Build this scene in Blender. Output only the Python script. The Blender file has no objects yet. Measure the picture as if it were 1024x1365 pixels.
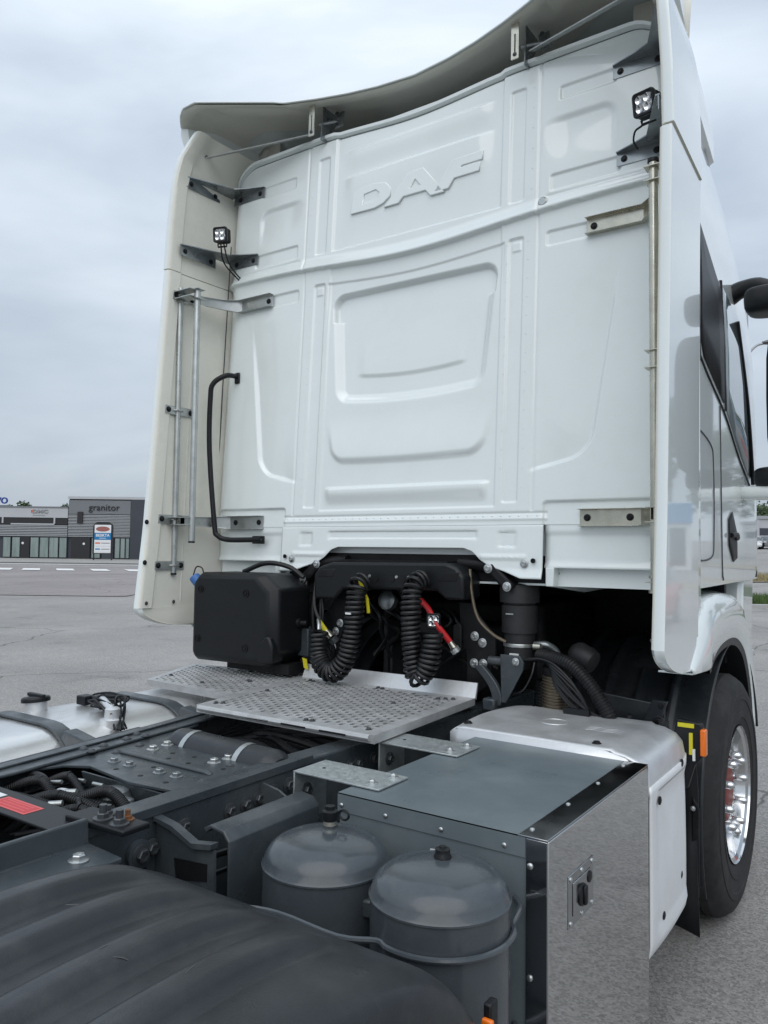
import bpy, bmesh, math, random
import numpy as np
from mathutils import Vector, Matrix

random.seed(7)
S = bpy.context.scene
COL = S.collection

# ------------------------------------------------------------------ camera
cam_d = bpy.data.cameras.new('camera')
cam = bpy.data.objects.new('camera', cam_d)
COL.objects.link(cam)
YAW, PITCH, ROLL = 0.60236, 0.05011, 0.01251
CAM = Vector((1.9186, -2.9022, 1.6315))
_fw = Vector((-math.sin(YAW) * math.cos(PITCH), math.cos(YAW) * math.cos(PITCH), math.sin(PITCH)))
_rt = Vector((math.cos(YAW), math.sin(YAW), 0))
_up = _rt.cross(_fw)
_r2 = _rt * math.cos(ROLL) + _up * math.sin(ROLL)
_u2 = -_rt * math.sin(ROLL) + _up * math.cos(ROLL)
cam.matrix_world = Matrix(((_r2.x, _u2.x, -_fw.x, CAM.x), (_r2.y, _u2.y, -_fw.y, CAM.y), (_r2.z, _u2.z, -_fw.z, CAM.z), (0, 0, 0, 1)))
cam_d.sensor_fit = 'HORIZONTAL'
cam_d.sensor_width = 36
cam_d.lens = 1037.36 / 1024 * 36
cam_d.clip_start = 0.02
cam_d.clip_end = 3000
S.camera = cam

# ------------------------------------------------------------------ world, sun, exposure
SUN_EL, SUN_AZ = math.radians(52), math.radians(150)      # azimuth clockwise from +Y (truck forward)
W = bpy.data.worlds.new('World')
S.world = W
W.use_nodes = True
nt = W.node_tree
nt.nodes.clear()
N = nt.nodes.new
wo = N('ShaderNodeOutputWorld'); bg = N('ShaderNodeBackground')
sky = N('ShaderNodeTexSky'); sky.sky_type = 'NISHITA'; sky.sun_disc = False
sky.sun_elevation = SUN_EL; sky.sun_rotation = SUN_AZ
sky.air_density = 1.0; sky.dust_density = 2.0
tc = N('ShaderNodeTexCoord')
mp = N('ShaderNodeMapping'); mp.inputs['Scale'].default_value = (1.0, 1.0, 2.6)
mp.inputs['Location'].default_value = (0.35, 0.15, 0.3)
n1 = N('ShaderNodeTexNoise'); n1.inputs['Scale'].default_value = 1.7; n1.inputs['Detail'].default_value = 5; n1.inputs['Roughness'].default_value = 0.5
n1.inputs['Distortion'].default_value = 0.4
r1 = N('ShaderNodeValToRGB')
r1.color_ramp.elements[0].position = 0.30; r1.color_ramp.elements[0].color = (3.6, 4.35, 5.4, 1)
r1.color_ramp.elements[1].position = 0.72; r1.color_ramp.elements[1].color = (8.2, 9.0, 9.75, 1)
mx = N('ShaderNodeMix'); mx.data_type = 'RGBA'; mx.inputs[0].default_value = 0.88
L = nt.links.new
L(tc.outputs['Generated'], mp.inputs[0]); L(mp.outputs[0], n1.inputs['Vector']); L(n1.outputs['Fac'], r1.inputs[0])
sz_ = N('ShaderNodeSeparateXYZ'); L(tc.outputs['Generated'], sz_.inputs[0])
zr_ = N('ShaderNodeMapRange'); zr_.inputs['From Min'].default_value = 0; zr_.inputs['From Max'].default_value = 1; zr_.inputs['To Min'].default_value = 0.80; zr_.inputs['To Max'].default_value = 1.55
L(sz_.outputs[2], zr_.inputs[0])
vm_ = N('ShaderNodeVectorMath'); vm_.operation = 'SCALE'
L(sky.outputs[0], mx.inputs[6]); L(r1.outputs[0], mx.inputs[7]); L(mx.outputs[2], vm_.inputs[0]); L(zr_.outputs[0], vm_.inputs['Scale']); L(vm_.outputs[0], bg.inputs[0]); L(bg.outputs[0], wo.inputs[0])
bg.inputs[1].default_value = 0.1

sd = bpy.data.lights.new('sun', 'SUN'); sd.energy = 1.5; sd.angle = math.radians(75); sd.color = (1.0, 0.97, 0.93)
so = bpy.data.objects.new('sun', sd); COL.objects.link(so)
sdir = Vector((math.sin(SUN_AZ) * math.cos(SUN_EL), math.cos(SUN_AZ) * math.cos(SUN_EL), math.sin(SUN_EL)))
so.rotation_euler = (-sdir).to_track_quat('-Z', 'Y').to_euler()
so.location = (0, -6, 12)
S.view_settings.view_transform = 'Standard'
S.view_settings.look = 'None'
S.view_settings.exposure = 0.10
S.view_settings.gamma = 1.0
S.view_settings.use_curve_mapping = False
S.cycles.max_bounces = 8


# ------------------------------------------------------------------ helpers
def srgb(r, g, b):
    f = lambda c: (c / 255 / 12.92) if c <= 10 else ((c / 255 + 0.055) / 1.055) ** 2.4
    return (f(r), f(g), f(b), 1.0)


MATS = {}


def mat(name, col, rough=0.5, metal=0.0, var=0.0, vscale=6.0, bump=0.0, bscale=60.0, rvar=0.0, coat=0.0, spec=0.5, col2=None,
        stretch=(1, 1, 1), dirt=None, dirt_scale=3.0, dirt_amt=0.0, emit=0.0, alpha=1.0, trans=0.0, ior=1.45):
    m = bpy.data.materials.new(name); m.use_nodes = True
    t = m.node_tree; b = t.nodes['Principled BSDF']
    n = t.nodes.new; l = t.links.new
    if len(col) == 3: col = (*col, 1)
    b.inputs['Base Color'].default_value = col
    b.inputs['Roughness'].default_value = rough; b.inputs['Metallic'].default_value = metal
    b.inputs['Coat Weight'].default_value = coat; b.inputs['Coat Roughness'].default_value = 0.04
    b.inputs['Specular IOR Level'].default_value = spec
    b.inputs['Transmission Weight'].default_value = trans; b.inputs['IOR'].default_value = ior
    if emit: b.inputs['Emission Color'].default_value = col; b.inputs['Emission Strength'].default_value = emit
    c = n('ShaderNodeTexCoord'); mpn = n('ShaderNodeMapping'); mpn.inputs['Scale'].default_value = stretch
    l(c.outputs['Object'], mpn.inputs[0])
    out = None
    if var or col2:
        no = n('ShaderNodeTexNoise'); no.inputs['Scale'].default_value = vscale; no.inputs['Detail'].default_value = 6
        no.inputs['Roughness'].default_value = 0.6
        l(mpn.outputs[0], no.inputs['Vector'])
        rp = n('ShaderNodeValToRGB'); rp.color_ramp.elements[0].position = 0.3; rp.color_ramp.elements[1].position = 0.7
        c2 = col2 if col2 else tuple(min(1, x * (1 + var)) for x in col[:3]) + (1,)
        c1 = col if col2 else tuple(x * (1 - var) for x in col[:3]) + (1,)
        if len(c2) == 3: c2 = (*c2, 1)
        rp.color_ramp.elements[0].color = c1; rp.color_ramp.elements[1].color = c2
        l(no.outputs['Fac'], rp.inputs[0]); out = rp.outputs[0]
    if dirt and dirt_amt:
        nd = n('ShaderNodeTexNoise'); nd.inputs['Scale'].default_value = dirt_scale; nd.inputs['Detail'].default_value = 9
        nd.inputs['Roughness'].default_value = 0.72
        l(mpn.outputs[0], nd.inputs['Vector'])
        rd = n('ShaderNodeValToRGB'); rd.color_ramp.elements[0].position = 0.48; rd.color_ramp.elements[1].position = 0.75
        rd.color_ramp.elements[0].color = (0, 0, 0, 1); rd.color_ramp.elements[1].color = (dirt_amt,) * 3 + (1,)
        l(nd.outputs['Fac'], rd.inputs[0])
        mm = n('ShaderNodeMix'); mm.data_type = 'RGBA'
        l(rd.outputs[0], mm.inputs[0]); mm.inputs[7].default_value = dirt if len(dirt) == 4 else (*dirt, 1)
        if out: l(out, mm.inputs[6])
        else: mm.inputs[6].default_value = col
        out = mm.outputs[2]
    if out: l(out, b.inputs['Base Color'])
    if rvar:
        nr = n('ShaderNodeTexNoise'); nr.inputs['Scale'].default_value = vscale * 1.7; nr.inputs['Detail'].default_value = 7
        l(mpn.outputs[0], nr.inputs['Vector'])
        mr = n('ShaderNodeMapRange'); mr.inputs['From Min'].default_value = 0.3; mr.inputs['From Max'].default_value = 0.7
        mr.inputs['To Min'].default_value = max(0.02, rough - rvar); mr.inputs['To Max'].default_value = min(1, rough + rvar)
        l(nr.outputs['Fac'], mr.inputs[0]); l(mr.outputs[0], b.inputs['Roughness'])
    if bump:
        nb = n('ShaderNodeTexNoise'); nb.inputs['Scale'].default_value = bscale; nb.inputs['Detail'].default_value = 4
        l(mpn.outputs[0], nb.inputs['Vector'])
        bp = n('ShaderNodeBump'); bp.inputs['Strength'].default_value = 1.0; bp.inputs['Distance'].default_value = bump
        l(nb.outputs['Fac'], bp.inputs['Height']); l(bp.outputs[0], b.inputs['Normal'])
    MATS[name] = m
    return m


mat('white', (0.735, 0.79, 0.785), 0.26, coat=1.0, var=0.012, vscale=2, bump=0.0004, bscale=2.2, dirt=(.45, .45, .43), dirt_amt=.12, dirt_scale=2.5)
mat('beige', srgb(222, 221, 211), 0.42, var=0.04, vscale=3, bump=0.0006, bscale=30, dirt=srgb(150, 148, 138), dirt_amt=.3)
mat('chassis', (0.040, 0.050, 0.057), 0.34, var=0.14, vscale=9, rvar=0.13, bump=0.0003, bscale=120, dirt=(.16, .165, .16), dirt_amt=.3, dirt_scale=5)
mat('tank_grey', (0.052, 0.062, 0.071), 0.24, var=0.06, vscale=5, rvar=0.06, bump=0.0003, bscale=40, coat=.2, dirt=(.15, .16, .16), dirt_amt=.2, dirt_scale=9)
mat('box_grey', (0.118, 0.145, 0.157), 0.33, var=0.08, vscale=4, rvar=0.08, bump=0.0002, bscale=90, dirt=(.2, .22, .22), dirt_amt=.3, dirt_scale=4)
mat('black', (0.007, 0.0075, 0.0085), 0.5, spec=.3, var=0.25, vscale=10, rvar=0.12, dirt=(.05, .05, .05), dirt_amt=.3, dirt_scale=6)
mat('plastic', (0.007, 0.0082, 0.0098), 0.42, spec=.38, var=0.15, vscale=14, bump=0.0003, bscale=500)
mat('hose', (0.009, 0.010, 0.0115), 0.40, spec=.4, var=0.2, vscale=20, dirt=(.05, .05, .048), dirt_amt=.3, dirt_scale=14)
mat('guard', (0.017, 0.020, 0.0235), 0.33, var=0.12, vscale=4, rvar=0.08, bump=0.0005, bscale=420, dirt=(.075, .08, .08), dirt_amt=.4, dirt_scale=5)
mat('zinc', (0.48, 0.50, 0.49), 0.36, metal=0.9, var=0.12, vscale=14, rvar=0.12)
mat('zinc_dark', (0.27, 0.295, 0.305), 0.33, metal=0.8, var=0.22, vscale=9, rvar=0.12)
mat('zinc_yellow', (0.52, 0.505, 0.43), 0.3, metal=0.9, var=0.15, vscale=12, rvar=0.1)
mat('galv', (0.40, 0.44, 0.44), 0.42, metal=0.75, col2=(0.56, 0.60, 0.60), vscale=42, rvar=0.12)
mat('chrome', (0.66, 0.67, 0.68), 0.13, metal=1.0, var=0.04, vscale=6, rvar=0.06)
mat('polished', (0.60, 0.61, 0.615), 0.03, metal=1.0)
mat('polished_strip', (0.42, 0.43, 0.44), 0.16, metal=1.0, var=0.08, vscale=6, rvar=0.05, bump=0.0003, bscale=10)
mat('alu', (0.66, 0.675, 0.685), 0.42, metal=0.65, var=0.10, vscale=5, rvar=0.10, bump=0.0005, bscale=60, dirt=(.33, .345, .36), dirt_amt=.5, dirt_scale=5)
mat('alu_side', (0.76, 0.775, 0.785), 0.45, metal=0.3, var=0.06, vscale=4, rvar=0.1, bump=0.0004, bscale=60, dirt=(.5, .51, .52), dirt_amt=.4, dirt_scale=4)
mat('alu_tread', (0.50, 0.51, 0.515), 0.46, metal=0.55, var=0.15, vscale=10, rvar=0.1, dirt=(.30, .30, .29), dirt_amt=.6, dirt_scale=7)
mat('alu_tank', (0.70, 0.71, 0.71), 0.30, metal=0.8, var=0.10, vscale=2.5, rvar=0.12, dirt=(.36, .36, .34), dirt_amt=.55, dirt_scale=4, stretch=(1, .4, 1))
mat('bolt_dark', (0.075, 0.082, 0.088), 0.38, metal=0.5, var=0.2, vscale=30)
mat('bolt_zinc', (0.50, 0.52, 0.52), 0.34, metal=0.9, var=0.15, vscale=40)
mat('rust', (0.16, 0.07, 0.03), 0.8, var=0.4, vscale=60)
mat('red', srgb(185, 40, 45), 0.4); mat('hub_red', srgb(120, 42, 34), 0.5, var=.3, vscale=20); mat('rubber', (0.020, 0.021, 0.023), 0.55, var=.2, vscale=9, dirt=(.06, .06, .058), dirt_amt=.35, dirt_scale=12); mat('pink_red', srgb(205, 90, 90), 0.5); mat('yellow', srgb(205, 195, 40), 0.4)
mat('blue', srgb(60, 105, 165), 0.4); mat('orange', srgb(225, 110, 20), 0.2, coat=.4)
mat('paper', srgb(215, 218, 218), 0.5, var=0.05); mat('foil', (0.62, 0.64, 0.66), 0.3, metal=0.6, bump=0.002, bscale=120)
mat('lens', (0.75, 0.78, 0.8), 0.08, metal=0.6, bump=0.004, bscale=150)
mat('glass_dark', (0.02, 0.024, 0.028), 0.06, spec=0.8, coat=.5)
mat('glass_side', (0.25, 0.30, 0.32), 0.05, spec=0.9, coat=.6)
mat('tyre', (0.016, 0.016, 0.017), 0.78, var=0.25, vscale=18, bump=0.0008, bscale=220, dirt=(.06, .058, .055), dirt_amt=.45, dirt_scale=8)
mat('brown_pipe', (0.16, 0.135, 0.10), 0.42, metal=0.7, var=0.3, vscale=16)


class MB:
    def __init__(s): s.v = []; s.f = []
    def add(s, vs, fs):
        o = len(s.v); s.v += [tuple(p) for p in vs]; s.f += [tuple(i + o for i in f) for f in fs]
        return s
    def box(s, x0, x1, y0, y1, z0, z1, M=None):
        vs = [Vector((x, y, z)) for z in (z0, z1) for y in (y0, y1) for x in (x0, x1)]
        if M: vs = [M @ p for p in vs]
        return s.add(vs, [(0, 2, 3, 1), (4, 5, 7, 6), (0, 1, 5, 4), (2, 6, 7, 3), (0, 4, 6, 2), (1, 3, 7, 5)])
    def hexa(s, bot, top):
        return s.add(list(bot) + list(top), [(3, 2, 1, 0), (4, 5, 6, 7), (0, 1, 5, 4), (1, 2, 6, 5), (2, 3, 7, 6), (3, 0, 4, 7)])
    def prism(s, poly, axis, a, b):
        n = len(poly)
        def P(u, w, t): return {'x': (t, u, w), 'y': (u, t, w), 'z': (u, w, t)}[axis]
        vs = [P(u, w, a) for u, w in poly] + [P(u, w, b) for u, w in poly]
        fs = [tuple(range(n))[::-1], tuple(range(n, 2 * n))] + [(i, (i + 1) % n, n + (i + 1) % n, n + i) for i in range(n)]
        return s.add(vs, fs)
    def loft(s, rings, closed=True, cap=True):
        n = len(rings[0]); o = []
        for r in rings: o += list(r)
        fs = []
        for i in range(len(rings) - 1):
            for j in range(n if closed else n - 1):
                k = (j + 1) % n
                fs.append((i * n + j, i * n + k, (i + 1) * n + k, (i + 1) * n + j))
        if cap and closed:
            fs.append(tuple(range(n))[::-1]); fs.append(tuple((len(rings) - 1) * n + j for j in range(n)))
        return s.add(o, fs)
    def tube(s, pts, r, n=10, cap=True):
        pts = [Vector(p) for p in pts]; rings = []
        t0 = (pts[1] - pts[0]).normalized()
        up = Vector((0, 0, 1)) if abs(t0.z) < .9 else Vector((1, 0, 0))
        a = t0.cross(up).normalized()
        for i, p in enumerate(pts):
            t = (pts[min(i + 1, len(pts) - 1)] - pts[max(i - 1, 0)]).normalized()
            a = (a - t * a.dot(t)).normalized(); b = t.cross(a)
            rr = r[i] if isinstance(r, (list, tuple)) else r
            rings.append([p + (a * math.cos(2 * math.pi * k / n) + b * math.sin(2 * math.pi * k / n)) * rr for k in range(n)])
        return s.loft(rings, True, cap)
    def lathe(s, prof, org, d, n=24, cap=True):
        d = Vector(d).normalized(); org = Vector(org)
        up = Vector((0, 0, 1)) if abs(d.z) < .9 else Vector((1, 0, 0))
        a = d.cross(up).normalized(); b = d.cross(a)
        rings = [[org + d * h + (a * math.cos(2 * math.pi * k / n) + b * math.sin(2 * math.pi * k / n)) * max(r, 1e-4) for k in range(n)] for r, h in prof]
        return s.loft(rings, True, cap)
    def grid(s, P):
        nu, nv = len(P), len(P[0]); vs = [p for r in P for p in r]
        return s.add(vs, [(i * nv + j, i * nv + j + 1, (i + 1) * nv + j + 1, (i + 1) * nv + j) for i in range(nu - 1) for j in range(nv - 1)])
    def mesh(s, name, m, ang=38, fix=True):
        me = bpy.data.meshes.new(name); me.from_pydata(s.v, [], s.f); me.update()
        if fix:
            bm = bmesh.new(); bm.from_mesh(me)
            bmesh.ops.recalc_face_normals(bm, faces=bm.faces); bm.to_mesh(me); bm.free()
        me.polygons.foreach_set('use_smooth', [True] * len(me.polygons))
        me.set_sharp_from_angle(angle=math.radians(ang))
        if m: me.materials.append(MATS[m] if isinstance(m, str) else m)
        return me
    def build(s, name, m, parent=None, bevel=0.0, ang=38, seg=2, thick=0.0, sub=0, fix=True, off=-1):
        o = bpy.data.objects.new(name, s.mesh(name, m, ang, fix)); COL.objects.link(o)
        if parent: o.parent = parent
        if thick:
            md = o.modifiers.new('s', 'SOLIDIFY'); md.thickness = thick; md.offset = off
        if sub:
            md = o.modifiers.new('u', 'SUBSURF'); md.levels = sub; md.render_levels = sub
        if bevel:
            md = o.modifiers.new('b', 'BEVEL'); md.width = bevel; md.segments = seg; md.limit_method = 'ANGLE'; md.angle_limit = math.radians(32)
            md.use_clamp_overlap = True
        return o


def empty(name, loc=(0, 0, 0), parent=None):
    o = bpy.data.objects.new(name, None); COL.objects.link(o); o.location = loc; o.empty_display_size = .2
    if parent: o.parent = parent
    return o


def tag(o, label=None, cat=None, group=None, kind=None):
    if label: o['label'] = label
    if cat: o['category'] = cat
    if group: o['group'] = group
    if kind: o['kind'] = kind
    return o


def smooth_path(pts, n=8):
    P = [Vector(p) for p in pts]; P = [P[0] * 2 - P[1]] + P + [P[-1] * 2 - P[-2]]; out = []
    for i in range(1, len(P) - 2):
        a, b, c, d = P[i - 1:i + 3]
        for k in range(n):
            t = k / n
            out.append(.5 * ((2 * b) + (c - a) * t + (2 * a - 5 * b + 4 * c - d) * t * t + (3 * b - a - 3 * c + d) * t ** 3))
    out.append(P[-2]); return out


def resample(pts, step):
    P = [Vector(p) for p in pts]; out = [P[0]]; acc = 0
    for a, b in zip(P, P[1:]):
        l = (b - a).length
        while acc + l >= step:
            t = (step - acc) / l; a = a + (b - a) * t; out.append(a.copy()); l = (b - a).length; acc = 0
        acc += l
    return out


def frames(pts):
    pts = [Vector(p) for p in pts]; t0 = (pts[1] - pts[0]).normalized()
    up = Vector((0, 0, 1)) if abs(t0.z) < .9 else Vector((1, 0, 0))
    a = t0.cross(up).normalized(); out = []
    for i, p in enumerate(pts):
        t = (pts[min(i + 1, len(pts) - 1)] - pts[max(i - 1, 0)]).normalized()
        a = (a - t * a.dot(t)).normalized(); out.append((p, a.copy(), t.cross(a)))
    return out


def coil(pts, R, r, pitch, spt=14, n=6):
    fr = frames(resample(smooth_path(pts, 12), pitch / spt)); out = []
    for i, (p, a, b) in enumerate(fr):
        th = 2 * math.pi * i / spt
        k_ = 1 + .07 * math.sin(i * .023 + R * 900) + .05 * math.sin(i * .071)
        out.append(p + (a * math.cos(th + .35 * math.sin(i * .031)) + b * math.sin(th + .35 * math.sin(i * .031))) * R * k_)
    return MB().tube(out, r, n)


def corrugated(pts, R, amp, pitch, n=14):
    P = resample(smooth_path(pts, 12), pitch / 4)
    return MB().tube(P, [R + (amp if (i // 2) % 2 else 0) for i in range(len(P))], n)


_bolt = {}


def bolt(parent, loc, nrm, r=0.011, m='bolt_dark', h=None, name='bolt', washer=True, dome=False):
    key = (m, washer, dome)
    if key not in _bolt:
        b = MB()
        if washer: b.lathe([(1.55, 0), (1.55, .18), (1.4, .25)], (0, 0, 0), (0, 0, 1), 16)
        if dome: b.lathe([(1.25, 0), (1.2, .35), (.9, .62), (.45, .78), (.001, .82)], (0, 0, 0), (0, 0, 1), 14)
        else: b.lathe([(1.0, .2), (1.0, .85), (.85, 1.0), (.55, 1.0), (.5, .8)], (0, 0, 0), (0, 0, 1), 6)
        _bolt[key] = b.mesh('bolt', m, 30)
    o = bpy.data.objects.new(name, _bolt[key]); COL.objects.link(o); o.parent = parent
    q = Vector((0, 0, 1)).rotation_difference(Vector(nrm).normalized())
    o.location = loc; o.rotation_mode = 'QUATERNION'; o.rotation_quaternion = q; o.scale = (r, r, r)
    return o


def poly_curve(polys, depth, bev=0.0):
    cu = bpy.data.curves.new('c', 'CURVE'); cu.dimensions = '2D'; cu.fill_mode = 'BOTH'; cu.extrude = depth / 2; cu.bevel_depth = bev; cu.bevel_resolution = 1
    for p in polys:
        sp = cu.splines.new('POLY'); sp.points.add(len(p) - 1); sp.use_cyclic_u = True
        for i, (x, y) in enumerate(p): sp.points[i].co = (x, y, 0, 1)
    return cu


def text_curve(s, size, depth=0.004, align='CENTER', shear=0, bold=0.0):
    cu = bpy.data.curves.new('t', 'FONT'); cu.body = s; cu.size = size; cu.extrude = depth / 2; cu.align_x = align; cu.align_y = 'CENTER'; cu.shear = shear
    cu.offset = bold; cu.resolution_u = 3
    return cu


def curve_obj(name, cu, m, parent, M):
    t = bpy.data.objects.new('tmp', cu); COL.objects.link(t)
    dg = bpy.context.evaluated_depsgraph_get(); me = bpy.data.meshes.new_from_object(t.evaluated_get(dg))
    bpy.data.objects.remove(t); me.materials.clear(); me.materials.append(MATS[m]); me.name = name
    me.transform(M)
    o = bpy.data.objects.new(name, me); COL.objects.link(o)
    if parent: o.parent = parent
    return o


def sst(t): t = np.clip(t, 0, 1); return t * t * (3 - 2 * t)


def plane_M(org, ux, uy):
    ux = Vector(ux).normalized(); uz = ux.cross(Vector(uy)).normalized(); uy = uz.cross(ux)
    return Matrix(((ux.x, uy.x, uz.x, org[0]), (ux.y, uy.y, uz.y, org[1]), (ux.z, uy.z, uz.z, org[2]), (0, 0, 0, 1)))


# ------------------------------------------------------------------ the ground
FH = Vector((-math.sin(YAW), math.cos(YAW), 0)); RH = Vector((math.cos(YAW), math.sin(YAW), 0))


def gz(x, y):
    d = math.hypot(x, y); az = math.degrees(math.atan2(x, y))
    w = max(0.0, min(1.0, (az + 38) / 30)) if az > -90 else 0.0
    if az > 100: w *= max(0.0, 1 - (az - 100) / 60)
    w = w * w * (3 - 2 * w)
    t = max(0.0, d - 24); t = t * t / (t + 14) if t else 0
    return w * 0.041 * min(t, 90) + 0.0


def CA(a, b, dz=0.0):
    p = Vector((CAM.x, CAM.y, 0)) + RH * a + FH * b
    return Vector((p.x, p.y, gz(p.x, p.y) + dz))


def ground_material(name, c1, c2, c3, scale, bump, patch):
    m = bpy.data.materials.new(name); m.use_nodes = True; t = m.node_tree; b = t.nodes['Principled BSDF']; n = t.nodes.new; l = t.links.new
    c = n('ShaderNodeTexCoord')
    a = n('ShaderNodeTexNoise'); a.inputs['Scale'].default_value = scale; a.inputs['Detail'].default_value = 4; a.inputs['Roughness'].default_value = .75
    v = n('ShaderNodeTexVoronoi'); v.inputs['Scale'].default_value = scale * .9
    p = n('ShaderNodeTexNoise'); p.inputs['Scale'].default_value = patch; p.inputs['Detail'].default_value = 9; p.inputs['Roughness'].default_value = .62
    for q in (a, v, p): l(c.outputs['Object'], q.inputs['Vector'])
    r = n('ShaderNodeValToRGB'); r.color_ramp.elements[0].position = .36; r.color_ramp.elements[1].position = .66
    r.color_ramp.elements[0].color = (*c1, 1); r.color_ramp.elements[1].color = (*c2, 1)
    l(a.outputs['Fac'], r.inputs[0])
    # single pale and dark stones
    vm = n('ShaderNodeMix'); vm.data_type = 'RGBA'; vm.inputs[0].default_value = .36
    vr = n('ShaderNodeValToRGB'); vr.color_ramp.elements[0].color = (c1[0] * .5, c1[1] * .5, c1[2] * .5, 1); vr.color_ramp.elements[1].color = (*[x * 1.5 for x in c2], 1)
    sp = n('ShaderNodeSeparateColor'); l(v.outputs['Color'], sp.inputs[0]); l(sp.outputs[0], vr.inputs[0])
    l(r.outputs[0], vm.inputs[6]); l(vr.outputs[0], vm.inputs[7])
    pr = n('ShaderNodeValToRGB'); pr.color_ramp.elements[0].position = .35; pr.color_ramp.elements[1].position = .7
    pr.color_ramp.elements[0].color = (*c3, 1); pr.color_ramp.elements[1].color = (1.12, 1.12, 1.12, 1)
    l(p.outputs['Fac'], pr.inputs[0])
    mu = n('ShaderNodeMix'); mu.data_type = 'RGBA'; mu.blend_type = 'MULTIPLY'; mu.inputs[0].default_value = 1
    l(vm.outputs[2], mu.inputs[6]); l(pr.outputs[0], mu.inputs[7])
    # wandering cracks
    dn = n('ShaderNodeTexNoise'); dn.inputs['Scale'].default_value = .9; dn.inputs['Detail'].default_value = 6; l(c.outputs['Object'], dn.inputs['Vector'])
    dm = n('ShaderNodeMix'); dm.data_type = 'RGBA'; dm.inputs[0].default_value = .45; l(c.outputs['Object'], dm.inputs[6]); l(dn.outputs['Color'], dm.inputs[7])
    ck = n('ShaderNodeTexVoronoi'); ck.feature = 'DISTANCE_TO_EDGE'; ck.inputs['Scale'].default_value = .33; l(dm.outputs[2], ck.inputs['Vector'])
    cr = n('ShaderNodeMapRange'); cr.inputs['From Min'].default_value = .0012; cr.inputs['From Max'].default_value = .004; cr.inputs['To Min'].default_value = .45; cr.inputs['To Max'].default_value = 1.0; l(ck.outputs['Distance'], cr.inputs[0])
    sn_ = n('ShaderNodeTexNoise'); sn_.inputs['Scale'].default_value = 1.3; sn_.inputs['Detail'].default_value = 8; sn_.inputs['Roughness'].default_value = .65; l(c.outputs['Object'], sn_.inputs['Vector'])
    sr = n('ShaderNodeMapRange'); sr.inputs['From Min'].default_value = .57; sr.inputs['From Max'].default_value = .70; sr.inputs['To Min'].default_value = 1.0; sr.inputs['To Max'].default_value = .74; l(sn_.outputs['Fac'], sr.inputs[0])
    ml = n('ShaderNodeMath'); ml.operation = 'MULTIPLY'; l(cr.outputs[0], ml.inputs[0]); l(sr.outputs[0], ml.inputs[1])
    sc = n('ShaderNodeVectorMath'); sc.operation = 'SCALE'; l(mu.outputs[2], sc.inputs[0]); l(ml.outputs[0], sc.inputs['Scale']); l(sc.outputs[0], b.inputs['Base Color'])
    b.inputs['Roughness'].default_value = .88
    bp = n('ShaderNodeBump'); bp.inputs['Distance'].default_value = bump; l(a.outputs['Fac'], bp.inputs['Height']); l(bp.outputs[0], b.inputs['Normal'])
    MATS[name] = m


ground_material('asphalt', (.165, .158, .150), (.375, .362, .345), (.80, .80, .80), 105, .004, .35)
ground_material('road_asphalt', (.19, .17, .166), (.30, .275, .268), (.82, .82, .82), 60, .003, .2)
ground_material('paving', (.22, .21, .20), (.34, .33, .31), (.85, .85, .85), 20, .003, .4)
ground_material('soil', (.20, .17, .12), (.34, .30, .22), (.75, .75, .75), 6, .02, .5)

g = MB()
radii = [0.0, 1.5, 3, 5, 8, 12, 16, 20, 24] + [24 + 3 * i for i in range(1, 40)] + [160, 200, 260, 340, 450, 600, 900, 1400]
NA = 180
vs = []
for r_ in radii:
    for k in range(NA):
        th = 2 * math.pi * k / NA; x, y = r_ * math.sin(th), r_ * math.cos(th)
        vs.append((x, y, gz(x, y)))
fs = [(i * NA + k, i * NA + (k + 1) % NA, (i + 1) * NA + (k + 1) % NA, (i + 1) * NA + k) for i in range(len(radii) - 1) for k in range(NA)]
tag(g.add(vs, fs).build('ground', 'asphalt'), kind='structure')


def sheet(name, a0, a1, b0, b1, m, dz, na=24, nb=10, skew=0.0):
    P = [[CA(a0 + (a1 - a0) * i / na + skew * (j / nb), b0 + (b1 - b0) * j / nb, dz) for j in range(nb + 1)] for i in range(na + 1)]
    return MB().grid(P).build(name, m)


tag(sheet('road', -62, -8.6, 26, 66, 'road_asphalt', .02, 30, 20), kind='structure')
tag(sheet('pavement', -90, -10, 78, 128, 'paving', .06, 30, 12), kind='structure')
mat('road_paint', (.72, .72, .70), .6, var=.1, vscale=3, dirt=(.3, .3, .3), dirt_amt=.5, dirt_scale=2)
for i, u in enumerate((-43, 4, 43, 90, 138, 187)):
    b = 53.0
    a = (u - 512) / 1037.4 * b
    o = sheet('road_marking', a - .62, a + .62, b, b + 4.4, 'road_paint', .05, 4, 4, skew=-1.9)
    tag(o, kind='structure')
tag(sheet('lane_line', -50, -14, 70.5, 71.6, 'road_paint', .04, 30, 2), kind='structure')

# ------------------------------------------------------------------ the truck
T = tag(empty('tractor_truck'), 'white tractor unit seen from behind with bare grey chassis and tall sleeper cab', 'truck')
LEAN = 0.0547


def wy(z): return LEAN * (z - 1.6)


def rrect(x, z, cx, cz, hx, hz, r):
    qx = np.abs(x - cx) - hx + r; qz = np.abs(z - cz) - hz + r
    return np.hypot(np.maximum(qx, 0), np.maximum(qz, 0)) + np.minimum(np.maximum(qx, qz), 0) - r


def ridge(x): return 3.008 + .05 * (1 - np.exp(-(x / .55) ** 2))


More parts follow.
